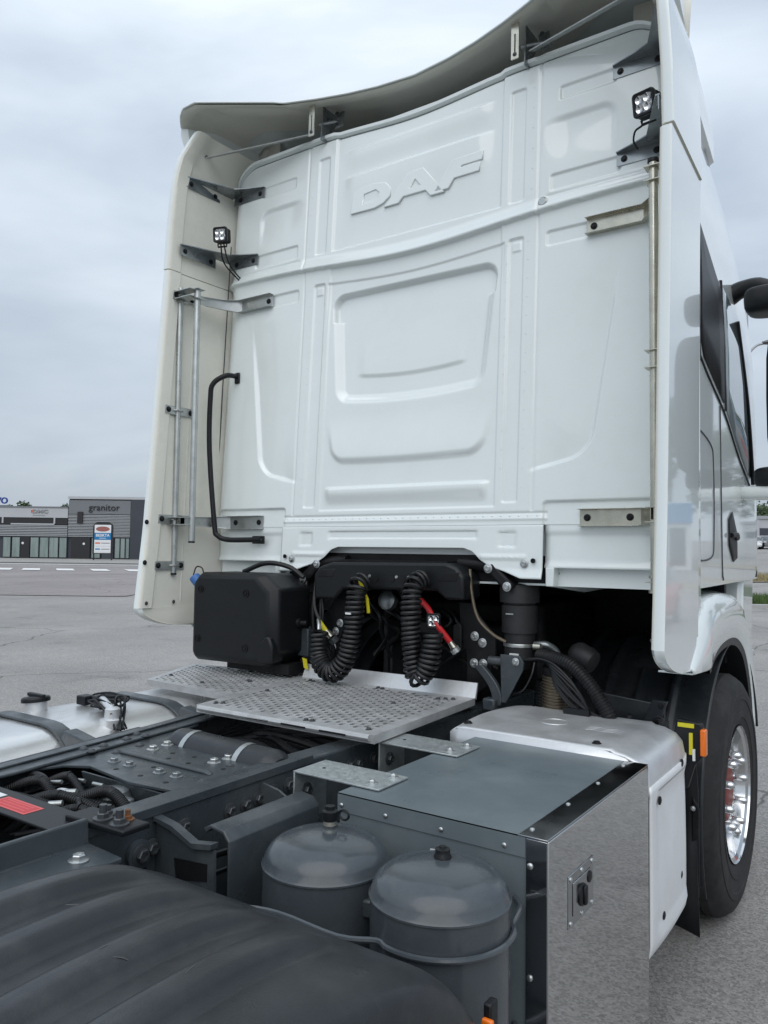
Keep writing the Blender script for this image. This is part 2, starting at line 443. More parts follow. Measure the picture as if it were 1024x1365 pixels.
def wall_d(x, z):
    x = np.asarray(x, float); z = np.asarray(z, float); ax = np.abs(x); d = np.zeros_like(x)
    zr = ridge(x); upm = z > zr
    d += .024 * sst((z - zr + .004) / .008) - .012 * sst((z - zr - .02) / .05)
    d += .006 * np.exp(-((z - zr - .012) / .010) ** 2)
    d += .010 * np.exp(-((zr - z) / .05)) * (~upm)                          # lower sheet sweeps out under the lip
    d += -.006 * sst((zr - .075 - z) / .008) * sst((z - zr + .35) / .25) * (ax < .48)
    # badge panel
    pd = np.maximum(ax - .463 , 3.113 - z)
    d += -.013 * sst(-pd / .007) * (z > 3.05)
    win = sst((.43 - ax) / .10)
    d += .013 * sst((3.49 - z) / .016) * win * sst((z - 3.16) / .28) * upm
    d += .008 * sst((3.625 - z) / .014) * win * sst((z - 3.50) / .09) * upm
    # columns
    for cz, hz in ((3.37, .255), (2.40, .565)):
        d += -.008 * sst(-rrect(ax, z, .535, cz, .036, hz, .012) / .006)
    d += -.005 * np.exp(-((ax - .636) / .005) ** 2) * (z > 1.8)
    d += -.006 * sst((.605 - ax) / .006) * sst((ax - .48) / .006) * 0
    d += .004 * sst(-rrect(ax, z, .536, 2.925, .022, .022, .004) / .004)
    # upper outer panels
    d += -.008 * sst(-rrect(ax, z, .835, 3.163, .15, .038, .012) / .008)
    d += -.008 * sst(-rrect(ax, z, .84, 3.545, .12, .032, .012) / .008)
    s = rrect(ax, z, .80, 3.25, .17, .20, .07)
    d += -.012 * sst(-s / .03) * sst((z - 3.20) / .2) * sst((ax - .64) / .12)
    d += -.005 * np.exp(-((z - 3.108) / .006) ** 2) * sst((ax - .66) / .02)
    # lower centre panel
    d += -.006 * (sst((.470 - ax) / .007)) * sst((z - 1.818) / .008) * (~upm)
    hx = .405 + .052 * np.clip((z - 2.33) / .55, 0, 1)
    zc = z + .032 * (1 - (x / .45) ** 2) * sst((2.7 - z) / .3)
    rs = rrect(x * .44 / hx, zc, 0, 2.62, .44, .272, .075)
    d += -.031 * sst(-rs / np.where(z > 2.75, .024, .055))
    d += .008 * sst((z - (2.462 - .02 * (1 - (x / .3) ** 2))) / .022) * sst((2.72 - z) / .22) * sst((.31 - ax) / .06) * (rs < -.05)
    us = rrect(x, z + .012 * (1 - (x / .45) ** 2), 0, 2.36, .415 + .06 * np.clip((z - 2.05) / .25, 0, 1), .318, .085)
    d += .016 * sst(-us / .040) * (1 - sst((z - 2.06) / .22)) * (~upm)
    d += .018 * sst((1.936 - z) / .016) * sst((z - 1.84) / .07) * sst((.45 - ax) / .05)
    # J creases on the outer panels
    xb = .895 + .085 * np.clip((z - 2.12) / .6, 0, 1) + .03 * np.clip((z - 2.7) / .3, 0, 1)
    zb = 1.955 + .06 * np.clip((ax - .62) / .25, 0, 1)
    qx = ax - xb + .11; qz = zb + .11 - z
    js = np.hypot(np.maximum(qx, 0), np.maximum(qz, 0)) + np.minimum(np.maximum(qx, qz), 0) - .11
    d += -.019 * sst(-js / .020) * np.exp(np.minimum(js, 0) / .16) * sst((2.85 - z) / .4) * sst((ax - .60) / .12) * (~upm)
    # bracket seats
    d += -.008 * sst(-rrect(ax, z, .765, 2.93, .095, .034, .014) / .008)
    d += -.012 * sst(-rrect(ax, z, .93, 1.78, .25, .062, .02) / .010)
    # bottom seam
    d += -.005 * np.exp(-((z - 1.792) / .005) ** 2) * (ax < .70) + .004 * np.exp(-((z - 1.770) / .006) ** 2) * (ax < .70)
    return d


def wall_y(x, z):
    ax = np.abs(x)
    e = np.clip((ax - 1.10) / .11, 0, 1)
    return wy(z) + .07 * e ** 2.2 - wall_d(x, z)


def ztop(x):
    ax = np.abs(x)
    return 3.697 + .03 * sst(ax / .55) - .17 * np.clip((ax - 1.0) / .2, 0, 1) ** 2.2


nx, nz = 520, 480
XX, TT = np.meshgrid(np.linspace(-1.2, 1.2, nx), np.linspace(0, 1, nz), indexing='ij')
ZZ = 1.745 + (ztop(XX) - 1.745) * TT
YY = wall_y(XX, ZZ) + .035 * np.clip((ZZ - ztop(XX) + .03) / .03, 0, 1) ** 2
vv = np.stack([XX, YY, ZZ], -1).reshape(-1, 3)
ii, jj = np.meshgrid(np.arange(nx - 1), np.arange(nz - 1), indexing='ij')
b0 = (ii * nz + jj).ravel()
ff = np.stack([b0, b0 + nz, b0 + nz + 1, b0 + 1], -1)
me = bpy.data.meshes.new('cab_rear_wall'); me.from_pydata(vv.tolist(), [], ff.tolist()); me.update()
me.polygons.foreach_set('use_smooth', [True] * len(me.polygons)); me.materials.append(MATS['white'])
wall = bpy.data.objects.new('cab_rear_wall', me); COL.objects.link(wall); wall.parent = T
wall['label'] = 'pressed white rear wall of the cab with ribs'

# raised lip along the roof edge of the wall
lip = MB(); P = []
for x in np.linspace(-1.2, 1.2, 90):
    zt = float(ztop(np.array(x))); y = float(wall_y(np.array([x]), np.array([zt - .04]))[0])
    P.append([Vector((x, y + .01, zt - .012)), Vector((x, y - .012, zt - .006)), Vector((x, y - .014, zt + .008)), Vector((x, y + .02, zt + .016)), Vector((x, y + .16, zt + .05))])
lip.grid(P); lip.build('roof_edge', 'white', T)

# lettering pressed into the badge panel
def on_wall(x, z, off=0.0): return Vector((x, float(wall_y(np.array([x]), np.array([z]))[0]) - off, z))


letters = [
    [[(-.350, 3.283), (-.338, 3.393), (-.215, 3.402), (-.150, 3.388), (-.122, 3.355), (-.124, 3.318), (-.160, 3.292), (-.21, 3.280)],
     [(-.285, 3.312), (-.277, 3.366), (-.205, 3.372), (-.183, 3.352), (-.188, 3.325), (-.215, 3.312)]],
    [[(-.148, 3.270), (-.020, 3.400), (.058, 3.404), (.172, 3.262), (.105, 3.262), (.078, 3.295), (-.046, 3.296), (-.072, 3.270)],
     [(-.018, 3.322), (.018, 3.366), (.055, 3.322)]],
    [[(.128, 3.272), (.218, 3.396), (.368, 3.398), (.364, 3.362), (.262, 3.361), (.252, 3.348), (.354, 3.348), (.350, 3.313), (.226, 3.312), (.198, 3.272)]],
]
for i, pl in enumerate(letters):
    pl2 = [[(x, z - 3.33) for x, z in p] for p in pl]
    o0 = on_wall(0, 3.33, .001)
    o = curve_obj('letter', poly_curve(pl2, .006, .003), 'white', wall, plane_M(o0, (1, 0, 0), (0, LEAN, 1)))
    o['label'] = 'raised white letter ' + 'DAF'[i]

# rivets and spot welds, far too small to pick apart
rv = MB()
for k in range(34):
    x = -.66 + k * .04
    p = on_wall(x, 1.781); rv.lathe([(.004, -.002), (.004, .001), (.002, .0025)], p, (0, -1, 0), 6)
for s_ in (-1, 1):
    for k in range(14):
        for xx in (.492, .59): rv.lathe([(.0035, -.002), (.003, .0015)], on_wall(s_ * xx, 1.9 + k * .08), (0, -1, 0), 6)
    for k in range(6): rv.lathe([(.0035, -.002), (.003, .0015)], on_wall(s_ * .605, 3.16 + k * .09), (0, -1, 0), 6)
tag(rv.build('rivets', 'white', wall), kind='stuff')
mp_ = MB().lathe([(.020, 0), (.020, .004), (.015, .008), (.001, .008)], on_wall(.66, 3.085), (0, -1, 0), 18).build('plug', 'zinc', wall)

# lower skirt with the tunnel cut-out
def skirt_bot(x):
    pts = [(0, 1.648), (.335, 1.648), (.375, 1.635), (.415, 1.600), (.455, 1.575), (.53, 1.552), (.60, 1.527), (.69, 1.527)]
    return np.interp(abs(x), [p[0] for p in pts], [p[1] for p in pts])


xs = sorted(set(np.linspace(-.69, .69, 180).tolist()))
P = []
for x in xs:
    zb = float(skirt_bot(x)); col = []
    for k in range(33):
        z = zb + (1.743 - zb) * k / 32; xa, za = np.array([x]), np.array([z]); axx = abs(x)
        d = .004 - .007 * float(sst(-rrect(xa, za, 0, 1.705, .40, .022, .012) / .008)[0]) * 1
        d += -.006 * float(sst(-rrect(np.abs(xa), za, .535, 1.685, .042, .036, .010) / .007)[0])
        d += .006 * math.exp(-((z - 1.612) / .008) ** 2) * (1 if .42 < axx < .62 else 0)
        d += .012 * max(0, (1.565 - z) / .04) * (1 if axx > .5 else 0)
        col.append(Vector((x, wy(z) - d + .003, z)))
    P.append(col)
sk = MB().grid(P).build('rear_skirt', 'white', T, thick=.006, off=1)
for s_ in (-1, 1):
    bolt(sk, (s_ * .615, -.012, 1.588), (0, -1, 0), .011, 'bolt_zinc', name='bolt')
    MB().lathe([(.010, -.001), (.010, .003), (.007, .003), (.007, -.004)], (s_ * .655, -.016, 1.600), (0, -1, 0), 14).build('hole_grommet', 'black', sk)
    # side lower panel, set a little forward
    P = [[Vector((s_ * (.692 + .49 * i / 20), wy(z) + .02 + .03 * max(0, (i - 15) / 5) ** 2 - .012 * (1 if z < 1.60 else 0) * ((1.60 - z) / .03) - .006 * float(sst(np.array((z - 1.70) / .02))), z))
          for z in np.linspace(1.574, 1.752, 24)] for i in range(21)]
    MB().grid(P).build('lower_side_panel', 'white', T, thick=.005)
    # floor rail running forward under the cab
    fr = MB().prism([(.0, 1.50), (.0, 1.575), (1.9, 1.60), (1.9, 1.50), (.35, 1.465)], 'x', s_ * .70, s_ * .735)
    fr.build('floor_rail', 'white', T, bevel=.004)
    for k in range(3):
        MB().lathe([(.009, 0), (.009, .002)], (s_ * .7365, .06 + k * .05, 1.55), (s_, 0, 0), 10).build('slot_hole', 'black', T)

# the cab body behind the wall
def cab_w(y, z):
    base = 1.222 - .036 * y
    top = 1.16 - .085 * y
    t = min(1, max(0, (z - 2.55) / 1.15)); t = t ** 1.6
    w = base + (top - base) * t
    if z < 1.55: w -= .02 * (1.55 - z) / .35
    return w


def cab_front(z):
    return 2.28 - .10 * max(0, z - 2.2) ** 1.5 * .6


rings = []
for z in [1.50, 1.56, 1.7, 1.9, 2.1, 2.3, 2.5, 2.7, 2.9, 3.1, 3.3, 3.45, 3.55, 3.64, 3.70, 3.74, 3.76]:
    sh = 0.0
    if z > 3.6: sh = .9 * ((z - 3.6) / .16) ** 3 * .25
    yf = cab_front(z) - sh * 1.5; yr = wy(z) + .055
    half = []
    for k in range(22):
        y = yr + (yf - .28 - yr) * k / 21
        half.append((cab_w(y, z) - sh * .6 - (.06 * (1 - k / 2) ** 2 if k < 2 else 0), y))
    we = half[-1][0]
    for k in range(1, 9):
        a = math.pi / 2 * k / 8
        half.append((we - .28 * (1 - math.cos(a)), yf - .28 + .28 * math.sin(a)))
    ring = [Vector((x, y, z)) for x, y in half] + [Vector((-x, y, z)) for x, y in reversed(half)]
    rings.append(ring)
body = MB().loft(rings).build('cab_body', 'white', T, ang=60)


def side_patch(name, pts_yz, m, parent, off, th=.004, sgn=1, n=10):
    """polygon outline (y,z) turned into a curved panel lying on the cab side"""
    bmm = bmesh.new(); top = [bmm.verts.new((sgn * (cab_w(y, z) + off), y, z)) for y, z in pts_yz]
    bmm.faces.new(top)
    bmesh.ops.triangulate(bmm, faces=bmm.faces)
    bmesh.ops.subdivide_edges(bmm, edges=bmm.edges, cuts=3, use_grid_fill=True)
    for v in bmm.verts: v.co.x = sgn * (cab_w(v.co.y, v.co.z) + off)
    mm = bpy.data.meshes.new(name); bmm.to_mesh(mm); bmm.free()
    mm.materials.append(MATS[m]); mm.polygons.foreach_set('use_smooth', [True] * len(mm.polygons))
    o = bpy.data.objects.new(name, mm); COL.objects.link(o); o.parent = parent
    md = o.modifiers.new('s', 'SOLIDIFY'); md.thickness = th; md.offset = 0
    return o


mat('gap', (.05, .052, .055), .6)
for s_ in (1, -1):
    def edge(pts, m, r, nm, par=body):
        P = smooth_path([(s_ * (cab_w(y, z) + .001), y, z) for y, z in pts], 4)
        return MB().tube(P, r, 6).build(nm, m, par)
    # side window: black rear quarter panel and the door glass
    q = side_patch('quarter_panel', [(.44, 3.02), (.36, 2.50), (.42, 2.44), (.90, 2.33), (.92, 2.86)], 'plastic', body, .004, sgn=s_)
    g_ = side_patch('side_window', [(.98, 2.90), (.97, 2.31), (1.30, 2.18), (1.72, 2.05), (1.90, 2.20), (1.70, 2.86)], 'glass_side', body, .003, sgn=s_)
    edge([(.42, 3.06), (.33, 2.50), (.40, 2.41), (.90, 2.29), (1.30, 2.14), (1.72, 2.01)], 'black', .006, 'window_seal')
    edge([(.95, 2.92), (.94, 2.30)], 'black', .010, 'window_pillar')
    # door shut line, locker flap, door handle
    edge([(.80, 2.30), (.82, 1.62), (.86, 1.52)], 'gap', .004, 'door_gap')
    edge([(.19, 2.14), (.55, 2.10), (.62, 2.02), (.62, 1.72), (.55, 1.62), (.16, 1.66), (.15, 2.06), (.19, 2.14)], 'gap', .0035, 'locker_flap')
    hd = side_patch('door_handle', [(1.00, 1.80), (1.10, 1.84), (1.24, 1.74), (1.24, 1.62), (1.12, 1.60), (1.00, 1.68)], 'plastic', body, .004, sgn=s_)
    MB().tube([(s_ * (cab_w(1.08, 1.72) + .012), 1.03, 1.725), (s_ * (cab_w(1.08, 1.72) + .02), 1.12, 1.73), (s_ * (cab_w(1.2, 1.72) + .010), 1.21, 1.715)], .012, 8).build('handle_bar', 'plastic', body)
    edge([(.06, 1.25 + .3), (.07, 2.2), (.09, 3.3)], 'gap', .003, 'body_gap')

# dark underbody and engine tunnel
ub = MB().box(-.68, .68, .05, 2.0, 1.50, 1.62); ub.box(-1.15, 1.15, .35, 2.0, 1.51, 1.60); ub.build('cab_floor', 'black', T)
eg = MB().box(-.46, .46, .55, 1.9, .55, 1.40); eg.box(-.36, .36, .42, .6, .72, 1.30); eg.box(-.25, .2, .30, .5, .9, 1.22); eg.build('engine', 'black', T, bevel=.03)
MB().box(-1.12, 1.12, 1.25, 1.29, 1.10, 1.52).build('daylight_block', 'black', T)  # added black plate, keeps daylight from the front out of the bay

# side extenders
def ext_rear(z):
    return np.interp(z, [1.25, 1.33, 1.73, 3.07, 3.5, 3.65, 3.78], [-.38, -.432, -.39, -.30, -.285, -.27, -.23])


def ext_x(z): return np.interp(z, [1.2, 3.07, 3.3, 3.55, 3.66, 3.76, 3.80], [1.238, 1.238, 1.232, 1.215, 1.19, 1.14, 1.10])


def extender(s_, z0, z1, nzz, inset=0.0, nm='side_extender'):
    secs = []
    zs = np.linspace(z0, z1, nzz)
    for z in zs:
        yr = float(ext_rear(z)) ; yf = wy(z) + .085; xi = float(ext_x(z)) - inset
        prof = [(yf, -.045), (yf - .05, -.018), (yr + .15, -.006), (yr + .085, -.004), (yr + .075, -.014), (yr + .02, -.012), (yr + .008, -.010), (yr, .0), (yr, .028), (yr + .003, .031), (yr + .02, .031), (yf + .02, .014), (yf + .03, -.005), (yf + .02, -.03)]
        if z < 1.34:
            drop = (1.34 - z)
        secs.append([Vector((s_ * (xi + dx), y, z)) for y, dx in prof])
    b = MB().loft(secs)
    o = b.build(nm, 'white', T, ang=42)
    o.data.materials.append(MATS['beige'])
    for p in o.data.polygons:
        c = p.center; xi = float(ext_x(c.z)) - inset
        if abs(c.x) < xi + .002 and c.y > float(ext_rear(c.z)) + .002: p.material_index = 1
    return o


EXT = {}
for s_ in (-1, 1):
    e1 = extender(s_, 1.335, 3.062, 30)
    e1['label'] = 'lower side fairing on the ' + ('left' if s_ < 0 else 'right') + ' of the cab'
    # rounded lower end reaching down towards the front
    secs = []
    for k in range(15):
        t = k / 14; z = 1.335 - .10 * t
        yr = -.432 + .30 * (1 - math.sqrt(max(0, 1 - t * t))) + .02 * t; yf = wy(z) + .03
        xi = 1.238
        prof = [(yf, -.045), (yf - .04, -.018), (yr + .03, -.006), (yr + .02, -.012), (yr, .0), (yr, .028), (yr + .003, .031), (yr + .02, .031), (yf + .05, .014), (yf + .06, -.005)]
        secs.append([Vector((s_ * (xi + dx), y, z)) for y, dx in prof])
    lo = MB().loft(secs).build('extender_lower_end', 'white', e1, ang=42)
    lo.data.materials.append(MATS['beige'])
    for p in lo.data.polygons:
        if abs(p.center.x) < 1.239 and p.center.y > -.41: p.material_index = 1
    for yy in (-.39, -.22): bolt(e1, (s_ * 1.222, yy, 1.36), (-s_, 0, 0), .006, 'bolt_dark', washer=True)
    e2 = extender(s_, 3.070, 3.79, 18, inset=-.006)
    e2['label'] = 'upper side fairing on the ' + ('left' if s_ < 0 else 'right') + ' of the cab'
    EXT[s_] = (e1, e2)
    # outer side flank that closes the cab corner above the joint
    secs = []
    for z in np.linspace(1.24, 3.70, 28):
        yr = wy(z) + .088; w0 = (float(ext_x(min(z, 3.60))) + .012 - .15 * max(0, z - 3.55)) if z > 3.07 else 1.238 - .004 * (3.07 - z)
        secs.append([Vector((s_ * (w0 - .02), yr, z)), Vector((s_ * (w0 + .008), yr + .01, z)), Vector((s_ * (w0 + .004), .21, z)), Vector((s_ * (w0 - .022), .34 - .1 * max(0, z - 3.07), z)), Vector((s_ * (w0 - .10), .40 - .1 * max(0, z - 3.07), z)), Vector((s_ * (w0 - .06), .24, z))])
    MB().loft(secs).build('flank', 'white', e2, ang=50)

# roof spoiler
EX = [0, .2, .36, .52, .69, .72, .90, 1.05, 1.14, 1.20, 1.235]
EY = [.093, .072, .038, -.01, -.075, -.10, -.215, -.315, -.315, -.28, -.24]
EZ = [3.87, 3.87, 3.87, 3.87, 3.87, 3.872, 3.876, 3.875, 3.872, 3.862, 3.835]
P = []
for x in np.linspace(-1.235, 1.235, 121):
    ax = abs(x); ye = float(np.interp(ax, EX, EY)); ze = float(np.interp(ax, EX, EZ))
    col = []
    for t, dz in ((0, 0), (.012, .002), (.07, .006), (.085, .022), (.20, .032), (.23, .048), (.45, .06), (.8, .06), (1.15, .0), (1.55, -.10)):
        rib = .010 * math.sin(t * 14) * (1 if ax > .68 else 0)
        col.append(Vector((x * float(np.interp(ye + t, [-.3, -.2, .1, .475, 1.32], [1, 1, .972, .91, .85])), ye + t, ze + dz + rib - .05 * t * max(0, ax - 1.0) / .2)))
    P.append(col)
sp = MB().grid(P).build('roof_spoiler', 'white', T, ang=50, thick=.007, off=1)
sp.data.materials.append(MATS['beige'])
sp.modifiers['s'].material_offset = 0
# the underside faces down: give it the raw composite colour through a second inner skin
P2 = [[p + Vector((0, .004, -.0075)) for p in c[:-3]] for c in P]
MB().grid(P2).build('spoiler_lining', 'beige', sp, ang=50)
for s_ in (-1, 1):
    secs = []
    for k in range(9):
        t = k / 8; y = -.24 + t * 1.56; cx = float(np.interp(y, [-.24, .1, .475, 1.32], [1.235, 1.205, 1.13, 1.06]))
        zt_ = 3.835 + .075 * min(1, t * 6); secs.append([Vector((s_ * cx, y, zt_)), Vector((s_ * (cx + .012), y + .01, 3.80)), Vector((s_ * (cx + .004), y + .05, 3.70)), Vector((s_ * (cx - .03), y + .05, 3.68)), Vector((s_ * (cx - .03), y + .02, zt_ - .004))])
    MB().loft(secs).build('spoiler_cheek', 'white', sp, ang=50)

for s_ in (-1, 1):
    MB().add([(s_ * .98, .25, 3.66), (s_ * 1.19, .27, 3.60), (s_ * 1.205, .27, 3.86), (s_ * 1.10, .25, 3.905), (s_ * .98, .25, 3.905)], [(0, 1, 2, 3, 4)]).build('closing_panel', 'beige', sp, thick=.006)
# slotted spoiler stays on the roof edge
for s_ in (-1, 1):
    x = s_ * .555
    st = empty('spoiler_stay', (0, 0, 0), T)
    cu = poly_curve([[(-.017, -.08), (.017, -.08), (.017, .075), (-.017, .075)], [(-.004, -.055), (.004, -.055), (.004, .03), (-.004, .03)]], .004, .0005)
    curve_obj('slotted_plate', cu, 'zinc_yellow', st, plane_M((x, .012, 3.785), (1, 0, 0), (0, .02, 1)))
    MB().prism([(.058, 3.70), (.10, 3.70), (.20, 3.86), (.19, 3.88), (.075, 3.88)], 'x', x + .019, x + .024).build('side_gusset', 'zinc_dark', st)
    MB().hexa([(x + .08, .10, 3.76), (x + .13, .10, 3.76), (x + .13, .104, 3.76), (x + .08, .104, 3.76)], [(x + .04, .16, 3.88), (x + .09, .16, 3.88), (x + .09, .165, 3.88), (x + .04, .165, 3.88)]).build('hinge_leg', 'zinc_dark', st)
    MB().tube([(x, .07, 3.79), (x + .09, .11, 3.80)], .007, 8).build('pivot_rod', 'zinc_dark', st)
    bolt(st, (x, .008, 3.725), (0, -1, 0), .006, 'bolt_dark')
    bolt(st, (x + .10, .095, 3.80), (0, -1, .3), .007, 'bolt_dark'); bolt(st, (x + .075, .12, 3.85), (0, -1, .3), .007, 'bolt_dark')
    # flat diagonal stay to the side fairing
    a = Vector((s_ * .61, .06, 3.745)); b_ = Vector((s_ * 1.165, -.12, 3.655 + .05))
    dr = (b_ - a).normalized(); nn = Vector((0, -.4, 1)).normalized(); wd = dr.cross(nn).normalized() * .019
    br = MB().hexa([a - wd, a + wd, b_ + wd, b_ - wd], [a - wd + nn * .005, a + wd + nn * .005, b_ + wd + nn * .005, b_ - wd + nn * .005])
    br.build('diagonal_bar', 'zinc', st); bolt(st, b_ + Vector((0, -.006, .006)), (-s_ * .6, -.6, .5), .007, 'bolt_dark')

# corner brackets (two each side), bolted to the wall and the side fairing
def corner_bracket(s_, z, xin, yout):
    y0 = float(wall_y(np.array([1.06]), np.array([z]))[0]) - .002
    root = MB()
    top = [(xin, y0 + .004), (1.205, y0 + .01), (1.215, yout), (1.200, yout), (1.10, y0 - .075), (1.04, y0 - .045), (xin, y0 - .012)]
    root.prism([(s_ * x, y) for x, y in top], 'z', z, z + .0045)
    o = root.build('corner_bracket', 'zinc_dark', T)
    MB().hexa([(s_ * xin, y0 - .001, z - .052), (s_ * 1.17, y0 - .001, z - .052), (s_ * 1.17, y0 - .005, z - .052), (s_ * xin, y0 - .005, z - .052)],
              [(s_ * xin, y0 + .002, z), (s_ * 1.17, y0 + .002, z), (s_ * 1.17, y0 - .002, z), (s_ * xin, y0 - .002, z)]).build('wall_flange', 'zinc_dark', o)
    MB().box(min(s_ * 1.2085, s_ * 1.2125), max(s_ * 1.2085, s_ * 1.2125), yout, y0 - .075, z - .05, z + .001).build('fairing_flange', 'zinc_dark', o)
    e = .012
    for x in (xin + .03, 1.12): bolt(o, (s_ * x, y0 - .004, z - .028), (0, -1, 0), .0085, 'plastic', washer=True)
    for y in (yout + .03, y0 - .11): bolt(o, (s_ * 1.2075, y, z - .026), (-s_, 0, 0), .0085, 'plastic')
    MB().lathe([(.006, 0), (.006, .001)], (s_ * 1.07, y0 - .04, z + .0046), (0, 0, 1), 10).build('hole', 'paper', o)
    return o


brk = {}
for s_ in (-1, 1):
    brk[s_, 0] = corner_bracket(s_, 3.575, .945, -.215)
    brk[s_, 1] = corner_bracket(s_, 3.205, .965, -.245)
    nm = 'left' if s_ < 0 else 'right'
    brk[s_, 0]['label'] = 'upper grey corner bracket, ' + nm + ' side'
    brk[s_, 1]['label'] = 'corner bracket carrying the work lamp, ' + nm + ' side'

# hat-section channels on the wall and the arms to the vertical rods
for s_, m in ((-1, 'zinc'), (1, 'zinc_yellow')):
    for z, xin in ((2.935, .845), (1.770, .835)):
        y0 = float(wall_y(np.array([1.0 if z < 2 else .92]), np.array([z]))[0]) - .002
        prof = [(0, -.032), (-.003, -.032), (-.003, -.024), (-.026, -.022), (-.026, .022), (-.003, .024), (-.003, .032), (0, .032), (0, .021), (-.023, .019), (-.023, -.019), (0, -.021)]
        prof = [(0, -.034), (-.030, -.034), (-.030, -.031), (-.003, -.031), (-.003, .031), (-.030, .031), (-.030, .034), (0, .034)]
        secs = [[Vector((s_ * x, y0 + dy + k * 0, z + dz * q)) for dy, dz in prof] for x, k, q in ((xin, 0, 1), (1.03, 0, 1), (1.07, 0, 1))]
        secs += [[Vector((s_ * x, y0 + dy + oy, z + dz * q)) for dy, dz in prof] for x, oy, q in ((1.12, -.06, .8), (1.165, -.16, .7), (1.175, -.22, .6))]
        ch = MB().loft(secs).build('rod_bracket', m, T, ang=30, bevel=.001)
        for x in (xin + .03,) + ((1.03,) if z < 2 else ()): bolt(ch, (s_ * x, y0 - .004, z), (0, -1, 0), .009, 'plastic')
        for zz in (z - .018, z + .018) if s_ < 0 else ():
            MB().box(min(s_ * 1.10, s_ * 1.225), max(s_ * 1.10, s_ * 1.225), -.27, -.205, zz - .002, zz + .002).build('rod_clamp', m, ch)

rods = [(-1.222, -.225, 1.505, 2.985, .0145, 'zinc', 'thin outer rod'), (-1.105, -.215, 1.668, 2.965, .016, 'zinc', 'thin inner rod'), (1.180, -.20, 1.500, 2.995, .0155, 'zinc_yellow', 'long yellowish rod')]
for x, y, z0, z1, r, m, lb in rods:
    rd = MB().lathe([(r, 0), (r, z1 - z0)], (x, y, z0), (0, 0, 1), 18).build('support_rod', m, T, bevel=.002)
    rd['label'] = lb + (' on the left fairing' if x < 0 else ' on the right edge of the wall')
    cz = (2.955, 2.905) if x < 0 else (2.975, 2.925, 2.33, 2.27, 1.79, 1.74, 1.535)
    for z in cz:
        MB().box(x - r - .012, x + r + .012, y - r - .010, y + r + .012, z, z + .003).build('lug', m, rd)
    if x > 0:
        MB().lathe([(r + .004, 0), (r + .004, .012)], (x, y, z1), (0, 0, 1), 18).build('end_cap', 'plastic', rd)
        for z in (1.50, 1.55): MB().lathe([(r + .006, 0), (r + .006, .010)], (x, y, z), (0, 0, 1), 18).build('collar', m, rd)
    else:
        MB().lathe([(r + .0005, 0), (r + .0005, .008)], (x, y, z0 - .008), (0, 0, 1), 18).build('end_cap', 'plastic', rd)
# straps on the left fairing that carry the rods
for z, xa, ya, yb in ((2.94, -1.222, -.275, -.13), (2.34, -1.226, -.305, -.12), (1.780, -1.226, -.33, -.10), (1.545, -1.228, -.345, -.16)):
    so_ = MB().box(-1.2255, -1.2205, ya, yb, z - .022, z + .022)
    so_.box(-1.245, -1.2205, -.255, -.195, z + .019, z + .022)
    ob = so_.build('rod_strap', 'zinc', T, bevel=.001)
    MB().tube([(-1.2205, -.252, z), (-1.205, -.245, z), (-1.200, -.225, z), (-1.205, -.205, z), (-1.2205, -.198, z)], .004, 6).build('clip', 'zinc', ob)
    for y in (ya + .02, yb - .02): bolt(ob, (-1.2203, y, z), (1, 0, 0), .0095, 'plastic')
for k, (y, z) in enumerate(((-.40, 1.76), (-.405, 1.56))): bolt(T, (-1.224, y, z), (1, 0, 0), .008, 'plastic', name='fairing_bolt')
# pressed ribs on the inside of the left fairing
for pts in (((-.405, 1.36), (-.36, 1.55), (-.335, 1.9), (-.31, 2.4), (-.285, 2.9)), ((-.17, 1.36), (-.16, 1.75), (-.14, 2.4), (-.12, 2.95))):
    for s_ in (-1, 1):
        MB().tube([(s_ * 1.231, y, z) for y, z in pts], .006, 6).build('pressed_rib', 'beige', EXT[s_][0])

# grab handle
gp = smooth_path([(-1.075, wy(2.55) - .005, 2.555), (-1.080, -.03, 2.545), (-1.125, -.075, 2.50), (-1.137, -.082, 2.42), (-1.135, -.082, 2.15), (-1.085, -.082, 1.76), (-1.065, -.075, 1.70), (-1.02, -.05, 1.680), (-.90, -.02, 1.680), (-.82, -.012, 1.682)], 6)
gh = MB().tube(gp, .0135, 12).build('grab_handle', 'plastic', T)
MB().box(-1.09, -1.055, wy(2.55) - .012, wy(2.55), 2.515, 2.575).build('upper_foot', 'plastic', gh, bevel=.006)
MB().box(-.885, -.80, -.012, -.004, 1.660, 1.700).build('lower_foot', 'plastic', gh, bevel=.008)
for x in (-.865, -.825): bolt(gh, (x, -.013, 1.680), (0, -1, 0), .008, 'bolt_dark')

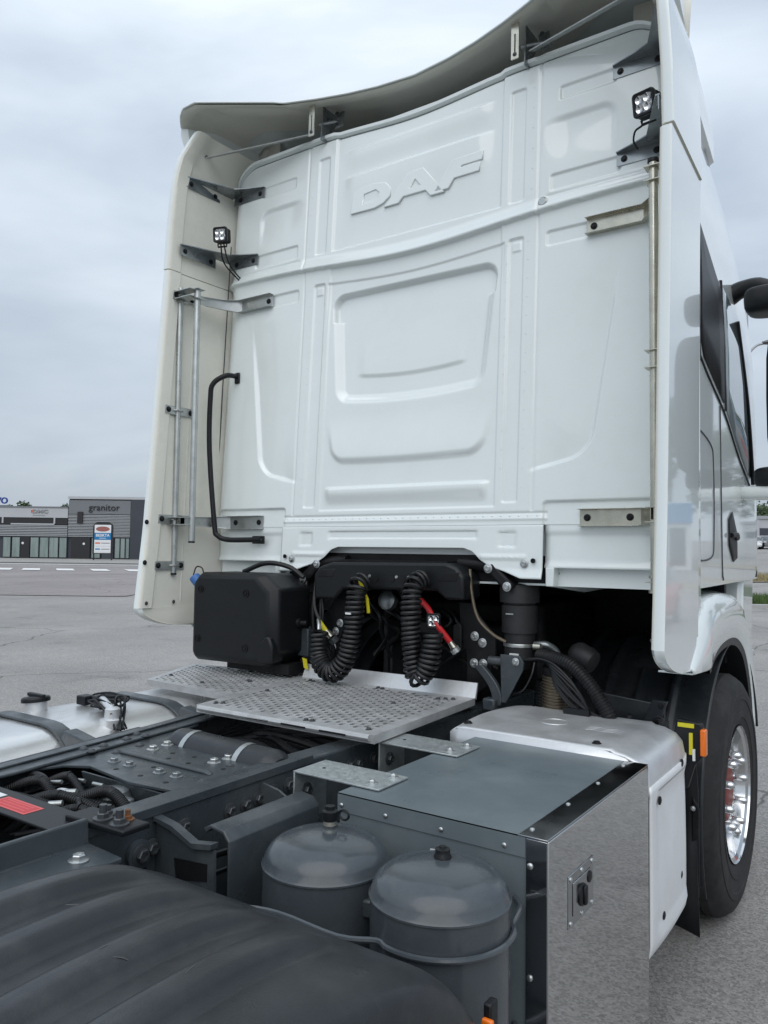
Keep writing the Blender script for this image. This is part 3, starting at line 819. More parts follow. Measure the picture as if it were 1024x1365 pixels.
# work lamps: finned housing, bezel, four-chip reflector
def work_lamp(loc, aim, sc, lb):
    M = plane_M(loc, Vector((aim[1], -aim[0], 0)) * -1, (0, 0, 1))
    # local z = facing direction
    a = Vector(aim).normalized(); ux = Vector((0, 0, 1)).cross(a).normalized(); uy = a.cross(ux)
    M = Matrix(((ux.x, uy.x, a.x, loc[0]), (ux.y, uy.y, a.y, loc[1]), (ux.z, uy.z, a.z, loc[2]), (0, 0, 0, 1))) @ Matrix.Scale(sc, 4)
    def rr(h, r, k=.3, n=5):
        out = []
        for qx, qy, a0 in ((1, 1, 0), (-1, 1, 90), (-1, -1, 180), (1, -1, 270)):
            for i in range(n):
                t = math.radians(a0 + 90 * i / (n - 1)); out.append(((h - h * k) * qx + h * k * math.cos(t), (h - h * k) * qy + h * k * math.sin(t), r))
        return out
    def L_(rings): return MB().loft([[M @ Vector(p) for p in r] for r in rings])
    o = L_([rr(.030, -.055), rr(.040, -.05), rr(.045, -.012), rr(.048, 0), rr(.048, .012), rr(.044, .016), rr(.036, .014), rr(.036, .004)]).build('work_lamp', 'plastic', T, ang=40)
    o['label'] = lb
    for k in range(6):
        z = -.05 + k * .007
        L_([rr(.046, z), rr(.046, z + .003)]).build('cooling_fin', 'plastic', o)
    for qx in (-1, 1):
        for qy in (-1, 1):
            b = MB(); b.lathe([(.002, .004), (.008, .006), (.0155, .013), (.0165, .0135), (.0165, .003), (.002, .003)], (0, 0, 0), (0, 0, 1), 14)
            b.v = [tuple(M @ Vector((p[0] + qx * .0175, p[1] + qy * .0175, p[2]))) for p in b.v]
            b.build('lens', 'chrome', o)
    L_([rr(.0365, .0035), rr(.0365, .005)]).build('reflector', 'lens', o)
    b = MB(); b.tube([M @ Vector(p) for p in ((-.03, -.052, -.02), (-.03, -.07, -.02), (.03, -.07, -.02), (.03, -.052, -.02))], .006 * sc, 8)
    b.build('foot', 'plastic', o)
    return o


wl = work_lamp((-1.085, -.085, 3.285), (.35, -.93, -.12), .82, 'small square work lamp on the left bracket')
MB().tube(smooth_path([(-1.10, -.07, 3.25), (-1.115, -.03, 3.16), (-1.09, .05, 3.09), (-1.085, wy(3.08) - .004, 3.08)], 6), .004, 6).build('cable', 'hose', wl)
MB().tube(smooth_path([(-1.08, -.07, 3.25), (-1.085, -.02, 3.15), (-1.082, wy(3.08) - .004, 3.085)], 6), .004, 6).build('cable', 'hose', wl)
MB().lathe([(.022, 0), (.020, .006), (.006, .009)], (-1.083, wy(3.08), 3.08), (0, -1, 0), 16).build('cable_gland', 'plastic', wl)
wl2 = work_lamp((1.128, -.115, 3.265), (-.22, -.96, -.18), .9, 'square work lamp with clear lens on the right bracket')
MB().tube(smooth_path([(1.10, -.06, 3.215), (1.072, -.045, 3.21), (1.062, -.03, 3.18), (1.075, -.02, 3.15)], 6), .004, 6).build('cable', 'hose', wl2)
wl3 = work_lamp((.248, -.10, 1.345), (.45, -.88, -.05), .62, 'small lamp hanging among the hoses under the cab')

# mirrors on the right door
mr = empty('mirror', (0, 0, 0), T)
MB().tube(smooth_path([(1.10, 1.42, 2.97), (1.18, 1.42, 3.01), (1.27, 1.40, 3.01), (1.36, 1.38, 2.96)], 5), [.05, .05, .05, .048, .046, .045, .043, .042, .042, .042, .042, .04, .04, .04, .04, .04], 10).build('arm', 'plastic', mr)
def blob(name, c, h, m, par, p=4.5, n=20, rows=12, tilt=0):
    rings = []
    for i in range(rows + 1):
        ph = -math.pi / 2 + math.pi * i / rows
        cz = math.copysign(abs(math.sin(ph)) ** (2 / p), math.sin(ph)); cr = max(1e-3, math.cos(ph)) ** (2 / p)
        rings.append([Vector((c[0] + h[0] * cr * math.copysign(abs(math.cos(t)) ** (2 / p), math.cos(t)) + tilt * cz, c[1] + h[1] * cr * math.copysign(abs(math.sin(t)) ** (2 / p), math.sin(t)), c[2] + h[2] * cz)) for t in [2 * math.pi * k / n for k in range(n)]])
    return MB().loft(rings).build(name, m, par, ang=50)
blob('housing', (1.37, 1.36, 2.91), (.16, .11, .068), 'plastic', mr)
blob('main_mirror', (1.455, 1.40, 2.42), (.155, .09, .36), 'plastic', mr)
blob('kerb_mirror', (1.385, 1.5, 2.03), (.16, .12, .055), 'plastic', mr)
blob('lower_arm', (1.30, 1.5, 1.955), (.16, .10, .035), 'white', mr)
MB().tube(smooth_path([(1.165, 1.40, 2.84), (1.172, 1.62, 2.45), (1.175, 1.75, 2.02)], 6), .011, 8).build('mirror_brace', 'plastic', mr)

# front wheel arch and fender
def fen_x(y): return 1.268 - .055 * max(0, y - .2)
AY, AZ = 1.03, .545
inner = [(-.05, 1.215), (.10, 1.205), (.25, 1.20), (.31, 1.225), (.42, 1.25), (.60, 1.266), (.85, 1.266), (1.08, 1.235), (1.30, 1.16), (1.46, 1.04), (1.58, .88), (1.64, .70)]
outer = [(-.07, 1.245), (.00, 1.30), (.12, 1.385), (.19, 1.43), (.28, 1.455), (.5, 1.475), (.8, 1.475), (1.2, 1.445), (1.45, 1.36), (1.62, 1.22), (1.74, 1.0), (1.80, .75)]
IN = [Vector((0, *p)) for p in inner]; OU = [Vector((0, *p)) for p in outer]
IN = smooth_path(IN, 4); OU = smooth_path(OU, 4); secs = []
for p, q in zip(IN, OU):
    row = []
    for t, dx in ((-.02, -.12), (0, -.006), (.05, .0), (.5, .004), (.78, -.012), (.93, -.04), (1.0, -.10)):
        c = p + (q - p) * max(t, 0); row.append(Vector((fen_x(c.y) + dx, c.y, c.z)))
    secs.append(row)
for s_ in (1, -1):
    se = [[Vector((s_ * p.x, p.y, p.z)) for p in r] for r in secs]
    fn = MB().loft(se, closed=False, cap=False).build('wheel_arch', 'white', T, ang=50, thick=.006)
    li = []
    for p in IN[8:]:
        x0 = fen_x(p.y); k_ = Vector((0, p.y - AY, p.z - .6)).normalized() * .035
        li.append([Vector((s_ * (x0 - .30), p.y - k_.y, p.z - k_.z)), Vector((s_ * (x0 - .10), p.y - k_.y, p.z - k_.z)), Vector((s_ * (x0 - .012), p.y - k_.y, p.z - k_.z)), Vector((s_ * (x0 - .008), p.y, p.z))])
    MB().loft(li, closed=False, cap=False).build('arch_trim', 'plastic', fn, ang=50)
    # inner mudguard with ribs (dark liner seen behind the chassis cover)
    P = []
    for k in range(29):
        a = math.radians(205 - 190 * k / 28); row = []
        for x in np.linspace(.52, 1.20, 69):
            rb = .018 * (sum(math.exp(-((x - c) / .016) ** 4) for c in (.62, .76, .90, 1.04)))
            row.append(Vector((s_ * x, AY + (.66 + rb) * math.cos(a), AZ + .01 + (.68 + rb) * math.sin(a))))
        P.append(row)
    fm = MB().grid(P).build('front_mudguard', 'guard', T, ang=50, thick=.006)
    # body side between fender and extender, entry step ahead of the wheel
    MB().hexa([(s_ * 1.11, 1.66, .45), (s_ * 1.06, 2.25, .45), (s_ * .95, 2.25, .45), (s_ * .95, 1.66, .45)], [(s_ * 1.135, 1.66, 1.52), (s_ * 1.09, 2.25, 1.52), (s_ * .95, 2.25, 1.52), (s_ * .95, 1.66, 1.52)]).build('step_panel', 'white', T, bevel=.03)
    for z in (.42, .74, 1.06): MB().box(min(s_ * 1.05, s_ * 1.125), max(s_ * 1.05, s_ * 1.125), 1.70, 2.05, z, z + .03).build('entry_step', 'alu', T, bevel=.005)
MB().box(-1.04, 1.04, 1.85, 2.25, .35, 1.52).build('bumper', 'white', T, bevel=.05)

# wheels
def wheel(name, cx, cy, R, wdt, s_, lb, nuts=True):
    """cx = outer face, s_ = side the face looks to"""
    w = empty(name, (0, 0, 0), T); w['label'] = lb
    c = (cx, cy, R); ri = .292
    prof = [(ri, 0.028), (ri + .02, .004), (ri + .05, -.004), (ri + .052, -.007), (ri + .075, -.008), (ri + .077, -.005), (R - .115, -.006), (R - .112, -.010), (R - .085, -.009), (R - .082, -.005), (R - .055, -.002), (R - .03, .012), (R - .012, .035), (R, .055), (R, .095), (R - .012, .097), (R - .012, .105), (R, .107), (R, .150), (R - .012, .152), (R - .012, .160), (R, .162)]
    half = wdt / 2
    prof = [p for p in prof if p[1] < half] ; back = [(r, wdt - h) for r, h in reversed(prof)]
    MB().lathe(prof + back + [(ri, wdt - .03)], c, (-s_, 0, 0), 64, cap=False).build('tyre', 'tyre', w, ang=30)
    rim = [(ri + .012, .000), (ri + .010, .010), (ri - .006, .020), (ri - .014, .05), (ri - .018, .085), (ri - .035, .10), (.235, .098), (.215, .075), (.20, .058), (.19, .052), (.13, .050), (.128, .075), (.06, .075), (.001, .075)] if nuts else [(ri + .012, .000), (ri + .010, .010), (ri - .006, .020), (ri - .014, .05), (ri - .016, .10), (ri - .03, .125), (.24, .15), (.215, .155), (.205, .13), (.195, .122), (.12, .120), (.118, .10), (.10, .07), (.06, .062), (.001, .06)]
    rm = MB().lathe(rim, c, (-s_, 0, 0), 56, cap=False).build('rim', 'chrome', w, ang=35)
    if nuts:
        for k in range(10):
            t = 2 * math.pi * (k + .3) / 10; p = (cx - s_ * .052, cy + .1675 * math.cos(t), R + .1675 * math.sin(t))
            MB().lathe([(.024, 0), (.024, .006), (.0185, .008), (.0175, .045), (.013, .058), (.004, .064)], p, (s_, 0, 0), 12).build('lug_nut', 'chrome', w)
        for k in range(10):
            t = 2 * math.pi * (k + .8) / 10; p = (cx - s_ * .094, cy + .236 * math.cos(t), R + .232 * math.sin(t))
            MB().lathe([(.018, 0), (.018, .003)], p, (s_, 0, 0), 12).build('hand_hole', 'black', w)
        MB().lathe([(.128, 0), (.128, .03), (.120, .034)], (cx - s_ * .078, cy, R), (s_, 0, 0), 28).build('hub_ring', 'hub_red', w)
    MB().lathe([(.20, 0), (.22, .1), (.22, .17)], (cx - s_ * .16, cy, R), (-s_, 0, 0), 24).build('brake_drum', 'black', w)
    return w


wheel('front_wheel', 1.215, AY, .538, .315, 1, 'right front wheel with polished rim and bare lug nuts')
wheel('front_wheel', -1.215, AY, .538, .315, -1, 'left front wheel', nuts=False)
MB().tube([(-1.0, AY, .50), (1.0, AY, .50)], .06, 10).build('front_axle', 'black', T)
# mud flap, its holder with yellow tag and amber marker
fl = MB(); P = []
for i in range(8):
    z = .95 - .68 * i / 7
    P.append([Vector((x, .17 + .015 * math.sin(i * 1.3 + x * 9) - .03 * (i / 7) ** 2, z - (.03 * (x - 1.15) / .1 if i == 7 else 0))) for x in (.93, 1.03, 1.13, 1.19, 1.225 + .012 * (i / 7))])
mf = fl.grid(P).build('mud_flap', 'plastic', T, thick=.008)
MB().prism([(1.205, .42), (1.235, .38), (1.238, .70), (1.215, .74)], 'y', .150, .162).build('flap_stiffener', 'black', mf, bevel=.004)
for z in (.70, .50): bolt(mf, (1.216, .148, z), (0, -1, 0), .006, 'bolt_zinc')
hb = MB().prism([(1.15, .86), (1.19, 1.045), (1.275, 1.035), (1.285, .99), (1.285, .93), (1.25, .885), (1.225, .80), (1.20, .80)], 'y', .03, .055).build('lamp_holder', 'plastic', T, bevel=.006)
MB().box(1.195, 1.25, .022, .0285, 1.018, 1.032).build('yellow_label', 'yellow', hb)
MB().box(1.234, 1.246, .020, .0285, .925, 1.0).build('yellow_label', 'yellow', hb)
MB().box(1.246, 1.254, .018, .0285, .905, .945).build('white_label', 'paper', hb)
MB().box(1.272, 1.292, .012, .045, .925, 1.018).build('amber_marker', 'orange', hb, bevel=.005)

# ------------------------------------------------------------------ chassis
def rail_x(s_, y):
    if s_ > 0: return float(np.interp(y, [-5, -1.0, -.6, 0, 2.2], [.350, .350, .378, .42, .44]))
    return float(np.interp(y, [-5, -1.64, -1.1, -.74, 0, 2.2], [-.300, -.302, -.362, -.415, -.44, -.44]))


ZF = .988
rnd = random.Random(3)
RAIL = {}
for s_ in (1, -1):
    secs = []
    for y in (-5, -3.5, -2.4, -1.64, -1.3, -1.0, -.74, -.5, -.2, 0, .5, 1.2, 2.1):
        xo = rail_x(s_, y); i = -s_
        secs.append([Vector((xo + i * dx, y, ZF + dz)) for dx, dz in ((.006, 0), (.085, 0), (.085, -.009), (.009, -.009), (.009, -.29), (.085, -.29), (.085, -.30), (.006, -.30), (0, -.294), (0, -.006))])
    RAIL[s_] = MB().loft(secs).build('frame_rail', 'chassis', T, ang=30, bevel=.003)
    RAIL[s_]['label'] = ('right' if s_ > 0 else 'left') + ' grey chassis rail'
    # flitch strip riding on the rail top / pipe along the outside
    secs = []
    for y in (-5, -2.4, -1.64, -1.3, -1.0, -.74) if s_ < 0 else (-5, -2.4, -1.64, -1.3, -1.0):
        xo = rail_x(s_, y); i = -s_
        secs.append([Vector((xo + i * dx, y, ZF + dz)) for dx, dz in ((-.006, -.016), (-.006, .0075), (.030, .0075), (.030, .0015), (.0, .0015), (.0, -.016))])
    MB().loft(secs).build('flitch_plate', 'chassis', RAIL[s_], ang=30, bevel=.0015)
secs = [[Vector((rail_x(-1, y) + dx, y, .955 + dz)) for dx, dz in ((-.055, 0), (-.055, .03), (-.02, .034), (-.012, .03), (-.012, 0))] for y in (-5, -2.0, -1.64, -1.3, -1.05)]
MB().loft(secs).build('cable_channel', 'plastic', RAIL[-1], ang=30, bevel=.004)

# cross plate joining the rails
cp = MB()
poly = [(-.262, -1.60), (-.212, -1.485), (-.142, -1.445), (.082, -1.478), (.272, -1.452), (.255, -1.53), (.245, -1.72), (.266, -1.74), (.285, -1.55), (.30, -1.3), (.30, -1.0), (.272, -.94), (.246, -1.07), (.215, -1.085), (-.140, -1.10), (-.195, -1.10), (-.285, -.95), (-.315, -.86), (-.325, -1.0), (-.29, -1.25)]
cpo = cp.prism(poly, 'z', ZF - .019, ZF - .0105).build('cross_plate', 'chassis', T, bevel=.0015)
MB().prism([(-.20, ZF - .0105), (-.18, ZF - .001), (.20, ZF - .001), (.22, ZF - .0105)], 'y', -1.305, -1.285).build('stiffening_rib', 'chassis', cpo, bevel=.004)
secs = [[Vector((x, y, z)) for y, z in ((-1.475, ZF - .02), (-1.468, ZF - .02), (-1.44, ZF - .10), (-1.448, ZF - .10))] for x in (-.14, .27)]
MB().loft(secs).build('rear_lip', 'chassis', cpo)
PB = [(-0.294, -1.363), (-0.247, -1.367), (-0.278, -1.3), (-0.209, -1.301), (-0.294, -1.198), (-0.325, -1.134), (-0.225, -1.199), (-0.28, -1.132)]
for x, y in PB: bolt(cpo, (x, y, ZF if x < -.23 else ZF - .0105), (0, 0, 1), .0105, 'bolt_dark', dome=True, name='rivet')
for x, y in [(0.189, -1.192), (0.253, -1.186), (0.228, -1.125), (0.197, -1.29), (0.263, -1.286), (0.249, -1.354)]: bolt(cpo, (x, y, ZF - .0105), (0, 0, 1), .0095, 'bolt_dark', dome=True, name='rivet')
for x, y in [(-0.124, -1.373), (-0.053, -1.371), (0.08, -1.368), (0.15, -1.365)]: bolt(cpo, (x, y, ZF - .0105), (0, 0, 1), .0125, 'zinc_dark')
for x, y in [(-0.146, -1.208), (-0.155, -1.142), (0.127, -1.198), (0.129, -1.14)]: bolt(cpo, (x, y, ZF - .0105), (0, 0, 1), .0135, 'bolt_zinc')
for x, y in [(-.06, -1.20), (-.02, -1.25), (.03, -1.19), (.07, -1.25), (-.05, -1.42), (.06, -1.42), (.17, -1.42), (.02, -1.34), (.20, -1.23)]:
    MB().lathe([(.008, 0), (.008, .0008)], (x, y, ZF - .0105), (0, 0, 1), 10).build('drilled_hole', 'black', cpo)

# hoses clipped along the inside of the rails and under the catwalk
for k in range(4):
    MB().tube(smooth_path([(rail_x(-1, y) + .10 + .016 * k, y, .93 - .012 * k + .006 * math.sin(y * 9 + k)) for y in np.linspace(-2.6, -.6, 14)], 4), .0065, 6).build('brake_line', 'hose', RAIL[-1])
for k in range(10):
    y = -.95 + .07 * k
    MB().tube(smooth_path([(-.30, y, .86 + .05 * rnd.random()), (-.10, y + .1 * (rnd.random() - .5), .90 + .05 * rnd.random()), (.10, y + .1 * (rnd.random() - .5), .88 + .05 * rnd.random()), (.30, y + .05, .85)], 6), .008 + .008 * rnd.random(), 8).build('brake_line', 'hose', RAIL[1])
# small round reservoir lying across the frame
rs = MB().lathe([(.001, 0), (.05, .004), (.07, .03), (.072, .05), (.072, .47), (.07, .49), (.05, .515), (.001, .52)], (-.21, -1.06, .945), (1, -.06, 0), 28).build('cross_reservoir', 'guard', T)
for t in (.10, .36): MB().lathe([(.0735, 0), (.0735, .022)], (-.21 + t, -1.06 - .06 * t, .945), (1, -.06, 0), 28, cap=False).build('silver_band', 'zinc', rs)

# outer side of the right rail: flange bolts and tank bracket
for y, z in [(-1.349, 0.915), (-1.288, 0.918), (-1.238, 0.922), (-1.177, 0.925), (-1.562, 0.905), (-1.51, 0.918), (-1.11, 0.93), (-.86, .925), (-.82, .925), (-.78, .925), (-.70, .925), (-.64, .928), (-.58, .93)]:
    bolt(RAIL[1], (rail_x(1, y) + .001, y, z), (1, 0, 0), .0145, 'bolt_dark')
tb = MB()
tb.prism([(.475, .955), (.50, .968), (.545, .962), (.565, .94), (.567, .70), (.559, .70), (.557, .935), (.54, .952), (.503, .958), (.485, .945)], 'y', -1.56, -1.225)
tbo = tb.build('tank_bracket', 'chassis', T, bevel=.003, ang=50)
for y in (-1.60, -1.232):
    cu = MB().prism([(.352, .955), (.36, .965), (.42, .955), (.485, .925), (.555, .93), (.560, .72), (.50, .66), (.352, .62)], 'y', y, y + .008)
    cu.build('arm', 'chassis', tbo)
MB().prism([(.42, .885), (.535, .895), (.535, .855), (.43, .835)], 'y', -1.6015, -1.600).build('arm_slot', 'black', tbo)
MB().prism([(.352, .955), (.358, .962), (.42, .950), (.495, .925), (.555, .935), (.558, .948), (.49, .937), (.42, .963), (.352, .972)], 'y', -1.612, -1.588).build('arm_edge', 'chassis', tbo)
bolt(tbo, (.53, -1.605, .78), (0, -1, 0), .012, 'bolt_dark'); bolt(tbo, (.36, -1.62, .90), (1, 0, 0), .015, 'bolt_dark')
MB().lathe([(.035, 0), (.035, .012), (.028, .014)], (.352, -1.655, .895), (1, 0, 0), 20).build('boss', 'chassis', tbo); bolt(tbo, (.364, -1.655, .895), (1, 0, 0), .017, 'bolt_dark')

# fifth-wheel mounting angle and cross beam with the warning sticker
an = MB().prism([(.353, .93), (.345, 1.008), (.349, 1.020), (.362, 1.020), (.368, .968), (.485, .962), (.485, .948), (.40, .93)], 'y', -3.3, -1.80)
ano = an.build('mounting_angle', 'chassis', T, bevel=.004)
MB().hexa([(.27, -1.80, ZF + .009), (.27, -1.725, ZF + .009), (.47, -1.715, ZF + .009), (.47, -1.79, ZF + .009)], [(.27, -1.80, ZF + .023), (.27, -1.725, ZF + .023), (.47, -1.715, ZF + .023), (.47, -1.79, ZF + .023)]).build('mounting_plate', 'plastic', ano, bevel=.004)
for (x, y, m, sc) in ((.365, -1.765, 'bolt_dark', .0145), (.425, -1.765, 'bolt_dark', .0145), (.415, -1.735, 'rust', .010), (.352, -1.74, 'bolt_dark', .010)):
    bolt(ano, (x, y, ZF + .023), (0, 0, 1), sc, m)
    MB().lathe([(sc * .6, 0), (sc * .6, sc * 2.2)], (x, y, ZF + .023), (0, 0, 1), 10).build('stud', 'rust' if m == 'rust' else 'bolt_dark', ano)
bolt(ano, (.43, -1.87, .964), (0, 0, 1), .0145, 'bolt_zinc')
xb = MB().prism([(-1.80, ZF - .02), (-1.755, ZF - .02), (-1.755, ZF + .004), (-1.80, ZF + .004)], 'x', -.24, .30); xb.box(-.24, .30, -1.86, -1.752, ZF + .004, ZF + .011)
xbo = xb.build('cross_beam', 'plastic', T, bevel=.002)
MB().box(.010, .165, -1.838, -1.785, ZF + .0112, ZF + .0118).build('red_sticker', 'pink_red', xbo)
MB().box(.018, .157, -1.832, -1.791, ZF + .0118, ZF + .0121).build('sticker_border', 'red', xbo)
MB().box(-.13, -.005, -1.838, -1.780, ZF + .0112, ZF + .0118).build('white_sticker', 'paper', xbo)
for k in range(3): MB().box(.03, .145, -1.825 + k * .012, -1.821 + k * .012, ZF + .0121, ZF + .0124).build('print_line', 'pink_red', xbo)

# gearbox, valves and hoses in the pit between the rails
gb = MB().box(-.22, .22, -2.6, -1.1, .50, .80); gb.build('gearbox', 'black', T, bevel=.04)
MB().box(-.26, .27, -3.4, -1.05, .46, .50).build('belly_pan', 'black', T)
hz = empty('hose_bundle', (0, 0, 0), T)
def hose(pts, r, m='hose', nm='hose'): return MB().tube(smooth_path(pts, 6), r, 8).build(nm, m, hz)
corrugated([(-.27, -1.72, .915), (-.12, -1.66, .925), (.03, -1.60, .93), (.16, -1.545, .925), (.25, -1.50, .90)], .021, .003, .009).build('corrugated_hose', 'hose', hz)
corrugated([(-.27, -1.80, .90), (-.16, -1.73, .925), (-.07, -1.675, .93)], .026, .002, .012).build('corrugated_hose', 'hose', hz)
corrugated([(.16, -1.55, .925), (.14, -1.62, .93), (.11, -1.69, .90), (.08, -1.75, .84)], .018, .002, .008).build('corrugated_hose', 'hose', hz)
for k in range(46):
    x0 = -.25 + rnd.random() * .24; y0 = -1.72 + rnd.random() * .18
    hose([(x0, y0, .84 + rnd.random() * .05), (x0 + .10, y0 + .05 * rnd.random(), .87 + rnd.random() * .07), (x0 + .2, y0 + .07, .87 + rnd.random() * .06), (x0 + .34 + .1 * rnd.random(), y0 + .12 * rnd.random() + .05, .84 + rnd.random() * .06)], .005 + .006 * rnd.random())
for k in range(9):
    x0 = -.2 + .42 * rnd.random(); y0 = -1.98 + .12 * rnd.random()
    hose([(x0, y0, .80), (x0 + .1 * rnd.random(), y0 + .06, .88), (x0 + .12, y0 + .12, .84)], .007 + .008 * rnd.random())
for a, b_ in (((-.18, -1.50, .945), (-.10, -1.49, .95)), ((-.20, -1.56, .945), (-.13, -1.545, .955)), ((.15, -1.66, .935), (.20, -1.59, .94)), ((.22, -1.53, .945), (.265, -1.49, .945)), ((-.06, -1.49, .95), (-.02, -1.485, .95))):
    MB().tube([a, b_], .006, 10).build('pale_connector', 'zinc', hz)
MB().tube(smooth_path([(-.13, -1.56, .90), (-.10, -1.575, .940), (-.05, -1.57, .942), (-.02, -1.56, .90)], 6), .009, 10).build('foil_sleeve', 'foil', hz)
MB().tube(smooth_path([(-.24, -1.60, .88), (-.235, -1.58, .958), (-.20, -1.57, .965), (-.16, -1.57, .95), (-.12, -1.575, .90)], 6), .011, 8).build('hose', 'hose', hz)
MB().tube(smooth_path([(.06, -1.60, .93), (.075, -1.63, .965), (.10, -1.64, .95), (.10, -1.62, .92), (.07, -1.60, .92)], 6), .007, 8).build('hose_loop', 'hose', hz)
for k, (a_, b2, c2) in enumerate((((-.25, -1.70, .93), (-.12, -1.72, .965), (.02, -1.66, .945)), ((-.26, -1.64, .935), (-.15, -1.60, .968), (-.06, -1.61, .93)), ((.0, -1.58, .94), (.10, -1.555, .972), (.20, -1.56, .935)), ((.02, -1.70, .92), (.12, -1.66, .958), (.22, -1.62, .92)), ((-.10, -1.68, .935), (.0, -1.64, .965), (.12, -1.60, .94)), ((.10, -1.72, .90), (.17, -1.68, .955), (.245, -1.66, .91)), ((-.24, -1.52, .93), (-.15, -1.51, .960), (-.05, -1.53, .93)))):
    corrugated([a_, b2, c2], .0105 + .002 * (k % 3), .0018, .007, 10).build('corrugated_hose', 'hose', hz)
    MB().lathe([(.015, 0), (.015, .006)], b2, (1, .3, 0), 12).build('cable_tie', 'plastic', hz)
for (p, q, m) in (((.205, -1.60, .95), (.235, -1.575, .952), 'paper'), ((.24, -1.572, .952), (.255, -1.56, .952), 'blue'), ((-.03, -1.60, .958), (.0, -1.585, .96), 'zinc'), ((.02, -1.68, .955), (.05, -1.66, .958), 'zinc')):
    MB().tube([p, q], .0085, 10).build('connector', m, hz)
va = MB().lathe([(.052, -.06), (.052, -.01), (.058, -.008), (.058, .004), (.050, .010), (.044, .030), (.03, .036), (.001, .036)], (.05, -1.505, .925), (0, 0, 1), 20).build('valve_body', 'zinc_dark', hz)
MB().box(.09, .13, -1.53, -1.49, .86, .945).build('valve_block', 'zinc_dark', hz, bevel=.006)
MB().box(-.22, -.02, -1.56, -1.46, .86, .915).build('valve_manifold', 'plastic', hz, bevel=.01)
for k in range(5): MB().box(-.20 + k * .035, -.18 + k * .035, -1.55, -1.47, .915, .93).build('port', 'plastic', hz, bevel=.003)
MB().prism([(.13, -1.50), (.25, -1.47), (.25, -1.56), (.17, -1.58)], 'z', .93, .936).build('valve_plate', 'chassis', hz)
for x, y in ((.16, -1.535), (.215, -1.50)): bolt(hz, (x, y, .936), (0, 0, 1), .011, 'zinc_dark')

# perforated aluminium catwalk plates
def tread(name, corners, z, nu, nv, lb, margin=.05):
    A, B, C_, D = [Vector((*c, z)) for c in corners]      # rear-left, rear-right, front-right, front-left
    def Q(u, v): return (A * (1 - u) + B * u) * (1 - v) + (D * (1 - u) + C_ * u) * v
    m = MB()
    U = Vector((0, 0, 1)); m0 = margin
    gu = [m0 + (1 - 2 * m0) * i / nu for i in range(nu + 1)]
    m.add([Q(0, 0), Q(m0, 0), Q(m0, 1), Q(0, 1)], [(0, 1, 2, 3)]); m.add([Q(1 - m0, 0), Q(1, 0), Q(1, 1), Q(1 - m0, 1)], [(0, 1, 2, 3)])
    for i in range(nu):
        u0, u1 = gu[i], gu[i + 1]; st = (1 - 2 * m0) / nv; o_ = m0 + (st * .5 if i % 2 else 0); n_ = nv - (i % 2)
        m.add([Q(u0, 0), Q(u1, 0), Q(u1, o_), Q(u0, o_)], [(0, 1, 2, 3)]); e_ = o_ + n_ * st
        m.add([Q(u0, e_), Q(u1, e_), Q(u1, 1), Q(u0, 1)], [(0, 1, 2, 3)])
        for j in range(n_):
            v0 = o_ + j * st; v1 = v0 + st
            um, vm = (u0 + u1) / 2, (v0 + v1) / 2
            outer_ = [(u0, v0), (um, v0), (u1, v0), (u1, vm), (u1, v1), (um, v1), (u0, v1), (u0, vm)]
            du, dv = (u1 - u0) * .27, (v1 - v0) * .38
            inn = [(um - du * .8, vm - dv * .82), (um, vm - dv), (um + du * .8, vm - dv * .82), (um + du, vm), (um + du * .8, vm + dv * .82), (um, vm + dv), (um - du * .8, vm + dv * .82), (um - du, vm)]
            lipu = [(um + (a - um) * 1.45, vm + (b - vm) * 1.13) for a, b in inn]
            vs = [Q(*p) for p in outer_] + [Q(*p) for p in lipu] + [Q(*p) + U * .0010 for p in inn] + [Q(*p) - U * .004 for p in inn]
            fs = []
            for r_ in range(3):
                for k in range(8):
                    k2 = (k + 1) % 8; fs.append((r_ * 8 + k, r_ * 8 + k2, r_ * 8 + 8 + k2, r_ * 8 + 8 + k))
            m.add(vs, fs)
    for (a, b_) in ((A, B), (B, C_), (C_, D), (D, A)):
        m.add([a, b_, b_ - U * .028, a - U * .028], [(0, 1, 2, 3)])
    m.add([A - U * .028, B - U * .028, C_ - U * .028, D - U * .028], [])
    o = m.build(name, 'alu_tread', T, ang=25); o['label'] = lb
    return o, Q


ct, Q = tread('catwalk_plate', [(-.345, -.845), (.475, -.84), (.432, -.075), (-.455, -.105)], 1.043, 25, 14, 'main perforated aluminium catwalk plate across the frame')
MB().add([(-.455, -.105, 1.043), (.432, -.075, 1.043), (.430, -.052, 1.10), (-.452, -.078, 1.10), (.430, -.045, 1.10), (-.452, -.070, 1.10), (.433, -.065, 1.036), (-.455, -.095, 1.036)], [(0, 1, 2, 3), (3, 2, 4, 5), (5, 4, 6, 7), (0, 3, 5, 7), (1, 6, 4, 2)]).build('kick_plate', 'alu', ct)
ed = MB().tube([Q(.02, 0) + Vector((0, -.004, -.010)), Q(.98, 0) + Vector((0, -.004, -.010))], .011, 8).build('rolled_edge', 'alu_tread', ct)
for k in range(4): MB().box(-.25 + k * .17, -.14 + k * .17, -.8575, -.854, 1.029, 1.035).build('edge_slot', 'black', ct)
for u, v in ((.06, .08), (.09, .10), (.62, .05), (.65, .055), (.93, .07), (.90, .88), (.87, .86), (.93, .90), (.10, .92), (.13, .90), (.50, .95), (.53, .94), (.08, .5), (.75, .62)): bolt(ct, Q(u, v), (0, 0, 1), .0075, 'bolt_dark')
ct2, Q2 = tread('catwalk_plate', [(-.985, -.565), (-.395, -.60), (-.475, .0), (-1.20, -.10)], 1.036, 19, 11, 'perforated side plate above the fuel tank')
for u, v in ((.75, .5), (.78, .48), (.5, .2), (.1, .3)): bolt(ct2, Q2(u, v), (0, 0, 1), .0075, 'bolt_dark')
